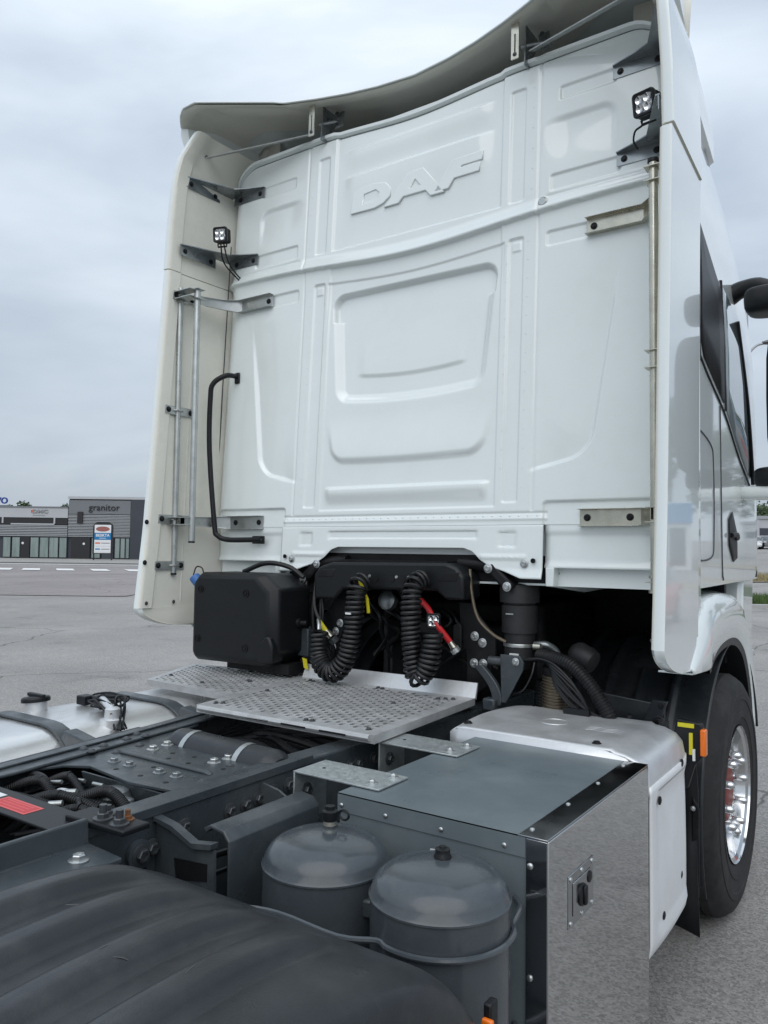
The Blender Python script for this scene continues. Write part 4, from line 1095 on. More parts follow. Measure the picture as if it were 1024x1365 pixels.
MB().box(-.40, .40, -.72, -.68, .985, 1.012).build('catwalk_support', 'black', T); MB().box(-.9, -.40, -.35, -.30, .96, 1.006).build('catwalk_support', 'black', T)

# fuel tank
def rr_xz(cx, cz, hx, hz, r, n=8):
    out = []
    for qx, qz, a0 in ((1, 1, 0), (-1, 1, 90), (-1, -1, 180), (1, -1, 270)):
        for i in range(n + 1):
            t = math.radians(a0 + 90 * i / n); out.append((cx + qx * (hx - r) + r * math.cos(t), cz + qz * (hz - r) + r * math.sin(t)))
    return out


secs = []
for y, k in ((-3.0, .9), (-2.97, .97), (-2.9, 1), (-2.0, 1), (-1.2, 1), (-.46, 1), (-.42, .985), (-.39, .95), (-.375, .88)):
    secs.append([Vector((x, y, z)) for x, z in rr_xz(-.855, .655, .345 * k, .325 * k, .21 * k)])
ft = MB().loft(secs).build('fuel_tank', 'alu_tank', T, ang=50); ft['label'] = 'bare aluminium fuel tank beside the left rail'
for y in (-1.22, -.69, -2.2):
    sec = rr_xz(-.855, .655, .350, .330, .212); sec2 = rr_xz(-.855, .655, .358, .338, .22)
    n_ = len(sec); a, b_ = y - .032, y + .032
    MB().loft([[Vector((x, a, z)) for x, z in sec], [Vector((x, a, z)) for x, z in sec2], [Vector((x, b_, z)) for x, z in sec2], [Vector((x, b_, z)) for x, z in sec]], cap=False).build('tank_strap', 'chassis', ft, bevel=.003)
    MB().prism([(-.42, .96), (-.58, .985), (-.62, .93), (-.50, .80), (-.42, .78)], 'y', y - .028, y + .028).build('strap_hook', 'chassis', ft, bevel=.006)
fc = MB().lathe([(.042, -.02), (.042, .028), (.046, .030)], (-1.005, -1.09, .985), (-.1, 0, 1), 24).build('filler_neck', 'alu', ft)
MB().lathe([(.055, 0), (.055, .014), (.050, .020), (.02, .022), (.001, .022)], (-1.008, -1.09, 1.012), (-.1, 0, 1), 24).build('filler_cap', 'plastic', ft, bevel=.002)
MB().box(-1.058, -.955, -1.10, -1.08, 1.030, 1.045).build('cap_grip', 'plastic', ft, bevel=.004)
sn = MB().lathe([(.045, -.02), (.045, .012), (.030, .016), (.028, .05), (.02, .056), (.001, .056)], (-.64, -1.00, .965), (0, 0, 1), 22).build('fuel_sender', 'alu', ft)
MB().tube(smooth_path([(-.64, -1.00, 1.005), (-.70, -.985, 1.02), (-.76, -.96, 1.025), (-.80, -.94, 1.005)], 5), .018, 10).build('sender_pipe', 'foil', ft)
for k in range(11):
    p = [(-.66 - .16 * rnd.random(), -1.0 + .12 * rnd.random(), .995 + .05 * rnd.random()) for _ in range(4)]
    MB().tube(smooth_path([(-.62, -1.02, 1.0)] + p + [(-.60 + .05 * rnd.random(), -1.03 + .05 * rnd.random(), .95)], 6), .004, 6).build('wire', 'hose', ft)
MB().box(-.955, -.90, -.945, -.895, .985, 1.022).build('vent_box', 'plastic', ft, bevel=.004)
MB().tube(smooth_path([(-.90, -.90, 1.005), (-.84, -.86, 1.02), (-.76, -.84, 1.015)], 5), .014, 8).build('vent_hose', 'hose', ft)

# black covered tank behind the cab, left
ab = MB(); f0, f1 = -.255, .0
rear = [(-1.035, 1.13), (-1.035, 1.455), (-1.00, 1.497), (-.625, 1.503), (-.545, 1.43), (-.545, 1.175), (-.575, 1.118), (-1.01, 1.108)]
back = [(-1.06, 1.10), (-1.06, 1.47), (-1.01, 1.517), (-.585, 1.517), (-.50, 1.45), (-.50, 1.16), (-.56, 1.09), (-1.03, 1.085)]
abo = ab.loft([[Vector((x, f0, z)) for x, z in rear], [Vector((x, f0 + .035, z)) for x, z in back], [Vector((x, f1, z)) for x, z in back]]).build('urea_tank', 'plastic', T, bevel=.012, ang=35)
abo['label'] = 'black plastic covered tank behind the cab'
for x, z in ((-.985, 1.435), (-.68, 1.425), (-1.0, 1.195), (-.68, 1.17)):
    MB().lathe([(.019, .0), (.019, .003), (.014, .003), (.014, -.002), (.009, -.002), (.008, .004), (.001, .004)], (x, f0 - .001, z), (0, -1, 0), 16).build('recessed_screw', 'black', abo)
MB().prism([(-.60, 1.115), (-.585, 1.20), (-.55, 1.235), (-.525, 1.235), (-.505, 1.19), (-.505, 1.115)], 'y', -.262, -.18).build('corner_block', 'plastic', abo, bevel=.010)
MB().lathe([(.026, 0), (.028, .02), (.028, .045), (.024, .05)], (-1.055, -.20, 1.455), (-.6, -.2, .75), 18).build('blue_cap', 'blue', abo)
MB().tube(smooth_path([(-1.08, -.22, 1.50), (-1.07, -.21, 1.54), (-1.04, -.20, 1.535), (-1.025, -.20, 1.50)], 6), .0035, 6).build('cap_leash', 'hose', abo)
MB().box(-.90, -.50, -.15, .15, 1.05, 1.10).build('tank_tray', 'black', abo)
MB().tube(smooth_path([(-.85, -.10, 1.52), (-.72, -.08, 1.565), (-.60, -.05, 1.55), (-.52, -.03, 1.50)], 6), .012, 8).build('tank_hose', 'hose', abo)

# hose carrier beam under the cab and the parts around it
bm_ = MB(); y0, y1 = -.095, .06
sect = lambda x, k: None
pr = [(-.405, 1.515), (-.375, 1.556), (-.30, 1.577), (.30, 1.585), (.35, 1.568), (.385, 1.53), (.385, 1.435), (.30, 1.432), (.255, 1.468), (-.235, 1.458), (-.28, 1.41), (-.40, 1.405)]
hb_ = bm_.prism(pr, 'y', y0, y1).build('hose_carrier', 'plastic', T, bevel=.012, ang=35); hb_['label'] = 'black plastic beam that carries the coiled hoses'
for s_, xx in ((-1, -.325), (1, .318)):
    MB().prism([(xx - .055, 1.508), (xx - .03, 1.545), (xx + .05, 1.548), (xx + .035, 1.51)], 'y', y0 - .002, y0 + .004).build('pocket', 'black', hb_, bevel=.004)
for x in (-.115, -.055, .03, .085, .15, .19): MB().lathe([(.018, 0), (.018, .002), (.001, .002)], (x, y0 - .0005, 1.512), (0, -1, 0), 14).build('hose_port', 'black', hb_)
for x in (-.085, .058, .12): MB().lathe([(.008, 0), (.006, .004), (.001, .004)], (x, y0, 1.520), (0, -1, 0), 8).build('clip_pin', 'bolt_zinc', hb_)
MB().box(-.28, .28, -.05, .10, 1.578, 1.590).build('top_ledge', 'black', hb_)

sus = {}
for s_ in (-1, 1):
    # cab mount: swept plate, air spring, cylinder arm
    dx = 0 if s_ > 0 else 0
    pl = MB().prism([(s_ * a, b) for a, b in ((.30, 1.42), (.36, 1.42), (.40, 1.36), (.47, 1.29), (.475, 1.21), (.455, 1.17), (.455, 1.09), (.36, 1.02), (.34, 1.02), (.34, 1.20), (.31, 1.28))], 'y', .022, .038)
    po = pl.build('cab_mount_plate', 'black', T, bevel=.004); sus[s_] = po
    for (x, z) in ((.378, 1.28), (.414, 1.255), (.376, 1.168), (.418, 1.169)) if s_ > 0 else ((.36, 1.25), (.375, 1.175), (.335, 1.29)):
        bolt(po, (s_ * x, .022, z), (0, -1, 0), .0125, 'bolt_zinc')
    ar = MB().hexa([(s_ * .43, -.01, 1.565), (s_ * .53, -.01, 1.47), (s_ * .53, .06, 1.47), (s_ * .43, .06, 1.565)], [(s_ * .47, -.01, 1.595), (s_ * .57, -.01, 1.50), (s_ * .57, .06, 1.50), (s_ * .47, .06, 1.595)])
    aro = ar.build('hinge_arm', 'black', T, bevel=.012)
    bolt(aro, (s_ * .455, -.012, 1.565), (0, -1, 0), .0125, 'bolt_zinc'); bolt(aro, (s_ * .54, -.012, 1.493), (0, -1, 0), .0125, 'bolt_zinc')
    MB().tube([(s_ * .30, .03, 1.585), (s_ * .45, .03, 1.575)], .026, 14).build('torsion_tube', 'black', aro)
    sx = .545 if s_ > 0 else -.625
    sp_ = MB().lathe([(.045, -.17), (.062, -.165), (.064, -.06), (.073, -.058), (.074, .055), (.066, .058), (.066, .064), (.082, .066), (.083, .125), (.077, .140), (.05, .148), (.001, .148)], (sx, .10, 1.36), (0, 0, 1), 32).build('air_spring', 'rubber', T, ang=25)
    MB().lathe([(.066, 0), (.067, .012), (.066, .014)], (sx, .10, 1.245), (0, 0, 1), 28, cap=False).build('spring_band', 'zinc', sp_)
    MB().lathe([(.050, 0), (.058, .05), (.058, .09)], (sx, .10, 1.155), (0, 0, 1), 20).build('damper', 'black', sp_)
    MB().box(sx - .01, sx + .03, .025, .03, 1.205, 1.222).build('part_label', 'paper', sp_)
    MB().box(sx - .025, sx + .008, .0205, .0225, 1.378, 1.384).build('name_mark', 'zinc', sp_)
# grey gusset, curved strut and pipe work right of the plate
MB().prism([(.520, 1.222), (.605, 1.222), (.622, 1.195), (.618, 1.165), (.545, 1.03), (.525, 1.03)], 'y', -.03, -.018).build('gusset', 'chassis', T, bevel=.003)
bolt(T, (.588, -.03, 1.198), (0, -1, 0), .010, 'bolt_zinc', name='gusset_bolt')
secs = []
for k in range(12):
    t = k / 11; x = .42 + .085 * math.sin(t * 1.9); z = 1.165 - .155 * t
    secs.append([Vector((x - .022, -.03, z)), Vector((x + .022, -.035, z + .006)), Vector((x + .022, -.01, z + .006)), Vector((x - .022, -.01, z))])
MB().loft(secs).build('curved_strut', 'chassis', T, bevel=.004)
MB().box(.455, .51, -.06, -.01, .995, 1.045).build('strut_foot', 'chassis', T, bevel=.008)
MB().tube([(.46, -.005, 1.19), (.53, -.005, 1.19)], .019, 12).build('stub_tube', 'bolt_dark', T)
hp = empty('pipe_work', (0, 0, 0), T)
corrugated([(.66, .03, 1.225), (.74, .0, 1.222), (.82, -.02, 1.20), (.90, -.03, 1.13), (.955, -.03, 1.05), (.97, -.02, 1.0)], .0235, .0035, .011).build('corrugated_hose', 'hose', hp)
corrugated([(.725, .06, .98), (.725, .06, 1.15)], .052, .006, .012, 22).build('flexible_exhaust', 'brown_pipe', hp)
MB().lathe([(.056, 0), (.058, .012), (.058, .03), (.05, .036)], (.725, .06, 1.15), (0, 0, 1), 24).build('exhaust_clamp', 'black', hp)
corrugated([(.66, .10, .98), (.66, .10, 1.12)], .04, .005, .012, 18).build('flexible_pipe', 'hose', hp)
MB().lathe([(.03, -.03), (.042, -.02), (.052, .0), (.052, .05), (.045, .075), (.03, .08)], (.76, .20, 1.22), (.5, -.1, -.2), 24).build('elbow', 'rubber', hp)
MB().tube(smooth_path([(.62, .08, 1.255), (.67, .09, 1.258), (.70, .12, 1.225), (.71, .14, 1.15)], 5), .016, 12).build('sleeve_pipe', 'zinc_dark', hp)
MB().lathe([(.014, 0), (.014, .03)], (.635, .04, 1.256), (1, 0, 0), 12).build('brass_fitting', 'zinc_yellow', hp)
for k in range(8):
    o_ = .012 * k
    MB().tube(smooth_path([(.60, .0 + o_, 1.20), (.68, -.01 + o_, 1.215 - o_ * .3), (.76, -.03, 1.195 - o_), (.84 + .02 * rnd.random(), -.04, 1.12 - o_), (.88 + o_, -.03, 1.02)], 6), .0055, 6).build('hose', 'hose', hp)
MB().box(.80, .90, -.065, -.05, 1.02, 1.05).build('hose_clip', 'plastic', hp)
MB().tube(smooth_path([(.56, -.01, 1.06), (.62, -.03, 1.09), (.655, -.03, 1.15), (.66, -.01, 1.20)], 6), .004, 6).build('wire', 'hose', hp)
MB().tube(smooth_path([(.375, -.02, 1.56), (.39, -.03, 1.46), (.42, -.03, 1.36), (.48, -.02, 1.30), (.53, 0, 1.27)], 6), .007, 8).build('hose', 'brown_pipe', hp)
for k in range(14):
    x = -.34 + .66 * rnd.random(); y = .12 + .15 * rnd.random()
    MB().tube(smooth_path([(x, y, 1.42 - .1 * rnd.random()), (x + .1 * rnd.random(), y - .03, 1.32), (x + .2 * rnd.random() - .05, y, 1.24), (x + .3 * rnd.random() - .1, y + .05, 1.12)], 6), .006 + .007 * rnd.random(), 6).build('hose', 'hose', hp)
for k in range(7):
    x = -.66 + .25 * rnd.random()
    MB().tube(smooth_path([(x, .0, 1.48), (x + .05 * rnd.random(), -.03, 1.35), (x + .12 * rnd.random(), -.02, 1.2), (x + .1, .02, 1.07)], 6), .006 + .006 * rnd.random(), 6).build('hose', 'hose', hp)
MB().lathe([(.035, 0), (.045, .01), (.045, .04), (.03, .05)], (-.10, .10, 1.40), (0, -1, .2), 18).build('green_valve', 'zinc_dark', hp)
MB().box(.05, .16, .10, .18, 1.26, 1.32).build('junction_box', 'plastic', hp, bevel=.01)
MB().box(-.56, -.46, -.06, -.03, 1.13, 1.26).build('valve_shield', 'chassis', hp, bevel=.006)
MB().lathe([(.027, 0), (.027, .012), (.016, .016), (.016, .05)], (-.566, -.10, 1.288), (1, .25, 0), 16).build('red_coupling', 'pink_red', hp)
MB().lathe([(.02, 0), (.022, .03), (.022, .055), (.012, .06), (.012, .09)], (-.545, -.095, 1.288), (1, .25, 0), 16).build('coupling_body', 'plastic', hp)
MB().hexa([(-.45, -.10, 1.085), (-.425, -.10, 1.078), (-.425, -.096, 1.078), (-.45, -.096, 1.085)], [(-.46, -.10, 1.13), (-.435, -.10, 1.125), (-.435, -.096, 1.125), (-.46, -.096, 1.13)]).build('yellow_tag', 'yellow', hp)

# coiled trailer hoses with coloured handles
sz = coil([(-.085, -.13, 1.50), (-.098, -.17, 1.46), (-.112, -.18, 1.285), (-.145, -.185, 1.155), (-.218, -.19, 1.095), (-.290, -.185, 1.15), (-.297, -.18, 1.275)], .036, .0085, .0205).build('coiled_hose', 'hose', T); sz['label'] = 'black coiled hose with a yellow handle'
MB().tube(smooth_path([(-.297, -.18, 1.275), (-.31, -.165, 1.30), (-.335, -.14, 1.315), (-.345, -.12, 1.305)], 5), .009, 8).build('hose_end', 'bolt_zinc', sz)
MB().tube([(-.352, -.115, 1.305), (-.318, -.105, 1.265)], [.013, .011], 10).build('yellow_handle', 'yellow', sz)
MB().tube([(-.318, -.105, 1.265), (-.296, -.095, 1.238)], [.014, .017], 10).build('coupling', 'zinc_yellow', sz)
MB().lathe([(.022, 0), (.022, .025)], (-.292, -.092, 1.232), (.4, .3, -.5), 12).build('dummy_socket', 'bolt_dark', sz)
MB().tube([(-.105, -.14, 1.50), (-.075, -.125, 1.42), (-.070, -.12, 1.36)], .008, 8).build('yellow_end', 'yellow', sz)
MB().box(-.118, -.09, -.2245, -.220, 1.358, 1.366).build('white_print', 'paper', sz)
sy = coil([(.205, -.11, 1.52), (.190, -.165, 1.49), (.188, -.18, 1.40), (.189, -.18, 1.277), (.205, -.185, 1.15), (.232, -.185, 1.115), (.268, -.18, 1.16), (.284, -.175, 1.23), (.290, -.17, 1.30)], .034, .0085, .0205).build('coiled_hose', 'hose', T); sy['label'] = 'black coiled hose with a red handle'
MB().tube(smooth_path([(.16, -.06, 1.425), (.20, -.07, 1.395), (.228, -.085, 1.37), (.262, -.09, 1.325), (.285, -.075, 1.29), (.305, -.06, 1.258)], 6), .0125, 10).build('red_handle', 'red', sy)
MB().tube([(.305, -.06, 1.258), (.318, -.052, 1.235)], [.012, .016], 10).build('coupling', 'zinc_yellow', sy)
MB().lathe([(.021, 0), (.021, .02), (.014, .024)], (.318, -.05, 1.232), (.4, .25, -.6), 12).build('dummy_socket', 'bolt_zinc', sy)
MB().prism([(.285, 1.32), (.31, 1.335), (.325, 1.32), (.325, 1.22), (.30, 1.20), (.285, 1.22)], 'y', .0, .012).build('socket_plate', 'black', sy, bevel=.004)
s3 = coil([(.015, .02, 1.47), (.05, .02, 1.42), (.11, .03, 1.40)], .02, .006, .016).build('coiled_cable', 'hose', T)

# ------------------------------------------------------------------ tool box with polished door
bx = MB().box(.662, 1.228, -1.262, -.505, .20, .9985).build('tool_box', 'box_grey', T, bevel=.003); bx['label'] = 'grey sheet-metal box with a polished steel door'
MB().hexa([(.658, -1.2655, .955), (1.186, -1.2655, .955), (1.186, -1.2625, .955), (.658, -1.2625, .955)], [(.658, -1.2655, 1.002), (1.186, -1.2655, 1.002), (1.186, -1.2625, 1.002), (.658, -1.2625, 1.002)]).build('lid_rim', 'box_grey', bx)
MB().box(.658, 1.168, -1.2655, -.502, .9990, 1.0022).build('lid', 'box_grey', bx)
MB().box(1.170, 1.2385, -1.2665, -.500, .9995, 1.0034).build('top_strip', 'polished_strip', bx, bevel=.001)
MB().box(1.188, 1.2385, -1.2675, -1.2635, .20, .9988).build('rear_strip', 'polished_strip', bx, bevel=.001)
dr = MB().box(1.2290, 1.2395, -1.2620, -.502, .20, .9985).build('polished_door', 'polished', bx, bevel=.0015)
for x, y in ((.672, -1.2665), (.81, -1.2665), (.97, -1.2665), (1.135, -1.2665)):
    bolt(bx, (x, y, .972), (0, -1, 0), .0048, 'bolt_zinc', name='screw', washer=False, dome=True)
for y in (-1.22, -1.0, -.78, -.56): bolt(bx, (1.182, y, 1.0034), (0, 0, 1), .0048, 'bolt_zinc', name='screw', washer=False, dome=True)
for z in (.94, .70, .46): bolt(bx, (1.198, -1.2675, z), (0, -1, 0), .0058, 'bolt_zinc', name='screw', washer=False, dome=True)
MB().box(1.1995, 1.2375, -1.2695, -1.2680, .885, .889).build('rim_line', 'polished', bx)
lk = MB().box(1.2396, 1.2416, -1.150, -.985, .768, .888).build('lock_plate', 'polished_strip', bx, bevel=.003)
MB().box(1.2417, 1.2440, -1.125, -1.005, .79, .866).build('lock_dish', 'polished_strip', bx, bevel=.004)
MB().lathe([(.026, 0), (.026, .003), (.020, .006), (.001, .006)], (1.244, -1.068, .822), (1, 0, 0), 22).build('lock_knob', 'plastic', bx)
MB().box(1.2485, 1.2565, -1.077, -1.059, .800, .845).build('knob_grip', 'plastic', bx, bevel=.004)
MB().lathe([(.014, 0), (.014, .002), (.009, .004), (.001, .004)], (1.244, -1.020, .848), (1, 0, 0), 16).build('key_lock', 'plastic', bx)
for y in (-1.138, -1.067, -.997):
    for z in (.778, .878): bolt(bx, (1.2416, y, z), (1, 0, 0), .005, 'bolt_zinc', name='screw', washer=False, dome=True)
# galvanised hanger plates from the rail
for i, (y0, y1) in enumerate(((-1.205, -1.06), (-.785, -.635))):
    gv = MB().box(.452, .745, y0, y1, 1.0045, 1.0095); gv.box(.452, .457, y0, y1, .86, 1.0045); gv.box(.362, .452, y0 + .03, y1 - .03, .865, .870)
    go = gv.build('hanger_plate', 'galv', T, bevel=.001); go['label'] = ('nearer' if i == 0 else 'farther') + ' galvanised plate carrying the tool box'
    bolt(go, (.70, y0 + .035, 1.0095), (0, 0, 1), .010, 'bolt_zinc'); bolt(go, (.715, y1 - .03, 1.0095), (0, 0, 1), .010, 'bolt_zinc')
    bolt(go, (.458, (y0 + y1) / 2 - .02, .945), (1, 0, 0), .014, 'bolt_dark')
    MB().lathe([(.006, 0), (.006, .0006)], (.505, (y0 + y1) / 2, 1.0095), (0, 0, 1), 10).build('hole', 'black', go)

# ------------------------------------------------------------------ aluminium cover beside the box
Xc = [(.565, -.545), (.60, -.565), (.74, -.61), (.95, -.615), (1.12, -.612), (1.17, -.60)]
def cov_out(y): return 1.238 - .10 * max(0, (y + .10) / .2) ** 2 * .5
P = []
ys = np.linspace(-.499, .10, 22)
for y in ys:
    t = (y + .49) / .59
    xl = .560 - .045 * math.sin(t * 2.2) + .10 * t ** 3; xo = cov_out(y)
    dz = -.03 * max(0, (t - .78) / .22) ** 2
    row = [Vector((xl, y, .985)), Vector((xl + .002, y, 1.012 + dz)), Vector((xl + .02, y, 1.024 + dz))]
    for x in np.linspace(xl + .05, xo - .14, 8): row.append(Vector((x, y, 1.027 + dz)))
    row += [Vector((xo - .115, y, 1.028 + dz)), Vector((xo - .10, y, 1.020 + dz)), Vector((xo - .07, y, 1.016 + dz)), Vector((xo - .03, y, 1.000 + dz)), Vector((xo - .008, y, .975 + dz)), Vector((xo, y, .93)), Vector((xo + .004, y, .90))]
    P.append(row)
ac = MB().grid(P).build('side_cover', 'alu', T, ang=50, thick=.006); ac['label'] = 'brushed aluminium cover over the silencer'
MB().add([(.56, -.4985, 1.008), (.60, -.4985, 1.0245), (1.10, -.4985, 1.0255), (1.17, -.4985, 1.010), (1.21, -.4985, .985), (1.21, -.4985, .90), (.56, -.4985, .90)], [(0, 1, 2, 3, 4, 5, 6)]).build('rear_edge', 'alu', ac, thick=.004)
# side shell, bulging, with raised inner panel
P = []
for z in np.linspace(.375, .93, 26):
    t = (z - .375) / .555; row = []
    yend = .035 + .05 * t - .14 * max(0, (.30 - t) / .30) ** 2
    for k in range(25):
        u = k / 24; y = -.49 + (yend + .49) * u
        x = cov_out(y) + .004 + .012 * math.sin(math.pi * u) * math.sin(math.pi * min(1, t + .1)) - .05 * max(0, (.16 - t) / .16) ** 2 - .06 * max(0, (u - .88) / .12) ** 2
        s__ = float(rrect(np.array([u * .5]), np.array([t * .55]), .255, .30, .20, .215, .03)[0]); x -= .009 * float(sst(np.array(-s__ / .018)))
        row.append(Vector((x, y, z)))
    P.append(row)
sc_ = MB().grid(P).build('cover_side', 'alu_side', ac, ang=50, thick=.006)
for y, z in ((-.385, .868), (-.11, .925), (-.13, .56), (-.345, .505)):
    MB().lathe([(.013, 0), (.013, .004), (.008, .006), (.001, .006)], (cov_out(y) + .001, y, z), (1, 0, 0), 14).build('cover_bolt', 'black', ac)
for x, y in ((.592, -.43), (1.06, -.44), (1.02, .03)):
    MB().lathe([(.016, 0), (.014, .003), (.011, .003), (.010, .008), (.001, .008)], (x, y, 1.0265), (0, 0, 1), 14).build('cover_bolt', 'black', ac)
MB().lathe([(.052, 0), (.050, .0025), (.046, .0025), (.044, .0005)], (.83, -.22, 1.0262), (0, 0, 1), 28, cap=False).build('embossed_ring', 'alu', ac)
for k in range(3):
    MB().tube(smooth_path([(.96 + .03 * j, -.26 + k * .022 + (.006 if j % 2 else -.006), 1.0255) for j in range(5)], 4), .0022, 6).build('embossed_wave', 'alu', ac)
MB().box(.60, 1.17, -.47, .05, .40, .985).build('silencer', 'black', T, bevel=.05)
lb_ = MB().hexa([(.86, .17, .985), (1.11, .17, .985), (1.11, .19, .985), (.86, .19, .985)], [(.80, .17, 1.085), (1.11, .17, 1.06), (1.11, .19, 1.06), (.80, .19, 1.085)]).build('liner_bracket', 'guard', T, bevel=.004)
MB().hexa([(1.03, .12, .96), (1.09, .10, .96), (1.09, .12, .96), (1.03, .14, .96)], [(1.08, .12, 1.085), (1.14, .10, 1.085), (1.14, .12, 1.085), (1.08, .14, 1.085)]).build('bracket_tab', 'guard', lb_, bevel=.003)
bolt(lb_, (1.115, .105, 1.068), (0, -1, 0), .008, 'black')
for k in range(5): MB().tube(smooth_path([(1.09 + .008 * k, .08, .97), (1.10 + .01 * k, .05, 1.02), (1.13, .04, 1.04 - .01 * k), (1.16, .04, 1.0 + .008 * k)], 5), .005, 6).build('wire', 'hose', lb_)

# ------------------------------------------------------------------ air tanks
def air_tank(x, y, r, ztop, lb):
    zs = ztop - .070
    o = MB().lathe([(r * .6, -.56), (r, -.50), (r, 0), (r + .003, .002), (r + .003, .006), (r * .995, .010), (r * .97, .024), (r * .91, .038), (r * .80, .051), (r * .64, .061), (r * .42, .067), (r * .2, .0695), (.001, .070)], (x, y, zs), (0, 0, 1), 56).build('air_tank', 'tank_grey', T, ang=30)
    o['label'] = lb; return o, zs


t1, zs = air_tank(.772, -1.455, .145, .978, 'farther grey air tank with a capped valve')
vx, vy = .755, -1.42
MB().lathe([(.018, -.01), (.018, .01)], (vx, vy, .972), (0, 0, 1), 6).build('valve_nut', 'bolt_dark', t1)
MB().lathe([(.016, 0), (.016, .012)], (vx, vy, .982), (0, 0, 1), 16).build('valve_brass', 'zinc_yellow', t1)
MB().lathe([(.017, 0), (.019, .004), (.019, .022), (.012, .026), (.012, .034), (.001, .035)], (vx, vy, .992), (0, 0, 1), 18).build('valve_cap', 'plastic', t1)
MB().tube([(vx + .02 + .014 - .014 * math.cos(a), vy + .01, 1.008 + .011 * math.sin(a)) for a in np.linspace(0, 6.28, 16)], .0028, 6).build('cap_ring', 'plastic', t1)
MB().hexa([(.83, -1.475, .9695), (.868, -1.46, .9615), (.86, -1.435, .965), (.822, -1.452, .973)], [(.83, -1.475, .9725), (.868, -1.46, .9645), (.86, -1.435, .968), (.822, -1.452, .976)]).build('foil_label', 'foil', t1)
t2, zs2 = air_tank(1.082, -1.462, .146, .985, 'nearer grey air tank with a black plug on top')
MB().lathe([(.019, -.012), (.019, .006), (.016, .010), (.016, .020), (.008, .022), (.007, .026), (.001, .026)], (1.075, -1.44, .983), (0, 0, 1), 18).build('top_plug', 'plastic', t2)
MB().hexa([(1.02, -1.40, .975), (1.05, -1.385, .974), (1.05, -1.38, .972), (1.02, -1.395, .973)], [(1.02, -1.40, .979), (1.05, -1.385, .978), (1.05, -1.38, .976), (1.02, -1.395, .977)]).build('tag', 'paper', t2)
MB().prism([(.906, -1.50), (.94, -1.49), (.94, -1.45), (.906, -1.455)], 'z', .835, .875).build('tank_link', 'chassis', t1, bevel=.006)
for k in range(2): MB().box(.912, .934, -1.482 + k * .016, -1.472 + k * .016, .8745, .8765).build('link_slot', 'black', t1)
for zst, nm in ((.872, 0), (.60, 1)):
    pts = [(.56, -1.64, zst - .06), (.68, -1.645, zst - .02), (.80, -1.645, zst - .002), (.95, -1.64, zst - .008)]
    pts += [(1.082 + .153 * math.cos(a), -1.462 + .153 * math.sin(a), zst - .012) for a in np.linspace(-2.0, .6, 14)] + [(1.19, -1.30, zst - .01), (1.16, -1.265, zst - .01)]
    MB().tube(smooth_path(pts, 4), .0065, 8).build('strap_rod', 'tank_grey', t2)

MB().box(.985, 1.03, -1.6095, -1.6075, .80, .83).build('data_plate', 'zinc_dark', t2)
for x, y in ((.70, -1.60), (1.0, -1.62)):
    MB().tube(smooth_path([(x, y + .03, .60), (x - .02, y - .03, .66), (x - .10, y - .02, .74), (x - .22, y + .05, .78)], 6), .008, 8).build('air_line', 'hose', t1)
MB().tube(smooth_path([(.40, -1.58, .84), (.46, -1.50, .87), (.47, -1.38, .86), (.44, -1.26, .84)], 6), .009, 8).build('air_line', 'hose', t1)
MB().tube(smooth_path([(.39, -1.60, .80), (.45, -1.50, .82), (.46, -1.38, .82), (.43, -1.26, .80)], 6), .007, 8).build('air_line', 'hose', t1)
# ------------------------------------------------------------------ rear axle mudguard and wheel
MY, MZ, MR = -2.215, .50, .625
def mud_r(x, a):
    s = 0
    fade = 1 / (1 + math.exp(-(math.degrees(a) - 60) / 3))
    for c in (.695, .835, .975, 1.115): s += .026 * math.exp(-((x - c) / .033) ** 6)
    edge = -.022 * max(0, (x - 1.22) / .065) ** 2 - .03 * max(0, (.625 - x) / .035) ** 2
    return MR + s * fade + edge
P = []
for k in range(73):
    a = math.radians(18 + 150 * k / 72)
    ca, sa = math.cos(a), math.sin(a)
    ro = (abs(ca / .635) ** 2.5 + abs(sa / .545) ** 2.5) ** (-1 / 2.5)
    row = [Vector((x, MY + (mud_r(x, a) - MR + ro) * ca, MZ + (mud_r(x, a) - MR + ro) * sa)) for x in np.linspace(.59, 1.285, 76)]
    for dx, dr in ((1.296, .04), (1.301, .065), (1.303, .12), (1.303, .20), (1.302, .30)):
        row.append(Vector((dx, MY + (ro - dr) * ca, MZ + (ro - dr) * sa)))
    P.append(row)
mg = MB().grid(P).build('rear_mudguard', 'guard', T, ang=60, thick=.008); mg['label'] = 'ribbed dark plastic mudguard over the rear wheel'
P = []
for k in range(20):
    a = math.radians(8 + 28 * k / 19)
    P.append([Vector((x, MY + (MR + .012 - .06 * max(0, (x - 1.16) / .12) ** 2) * math.cos(a), MZ + (MR + .012 - .06 * max(0, (x - 1.16) / .12) ** 2) * math.sin(a))) for x in np.linspace(1.02, 1.29, 16)])
MB().grid(P).build('front_extension', 'guard', mg, ang=60, thick=.006)
for x, a in ((.66, 72), (.80, 66), (1.17, 62)):
    a = math.radians(a); bolt(mg, (x, MY + .585 * math.cos(a) * 1.02, MZ + .553 * math.sin(a) + .012), (0, math.cos(a), math.sin(a)), .010, 'plastic', name='fixing', dome=True)
sc_r = random.Random(11)
sm = MB()
for k in range(11):
    a0 = math.radians(62 + 50 * sc_r.random()); x0 = .64 + .55 * sc_r.random(); da = math.radians(1 + 2 * sc_r.random()); dx = (sc_r.random() - .5) * .04; pts_ = []
    for t in (0, .33, .66, 1):
        a = a0 + da * t; x = x0 + dx * t; ca, sa = math.cos(a), math.sin(a); ro = (abs(ca / .635) ** 2.5 + abs(sa / .545) ** 2.5) ** (-1 / 2.5) + mud_r(x, a) - MR + .0002
        pts_.append((x, MY + ro * ca, MZ + ro * sa))
    sm.tube(pts_, .0006, 4)
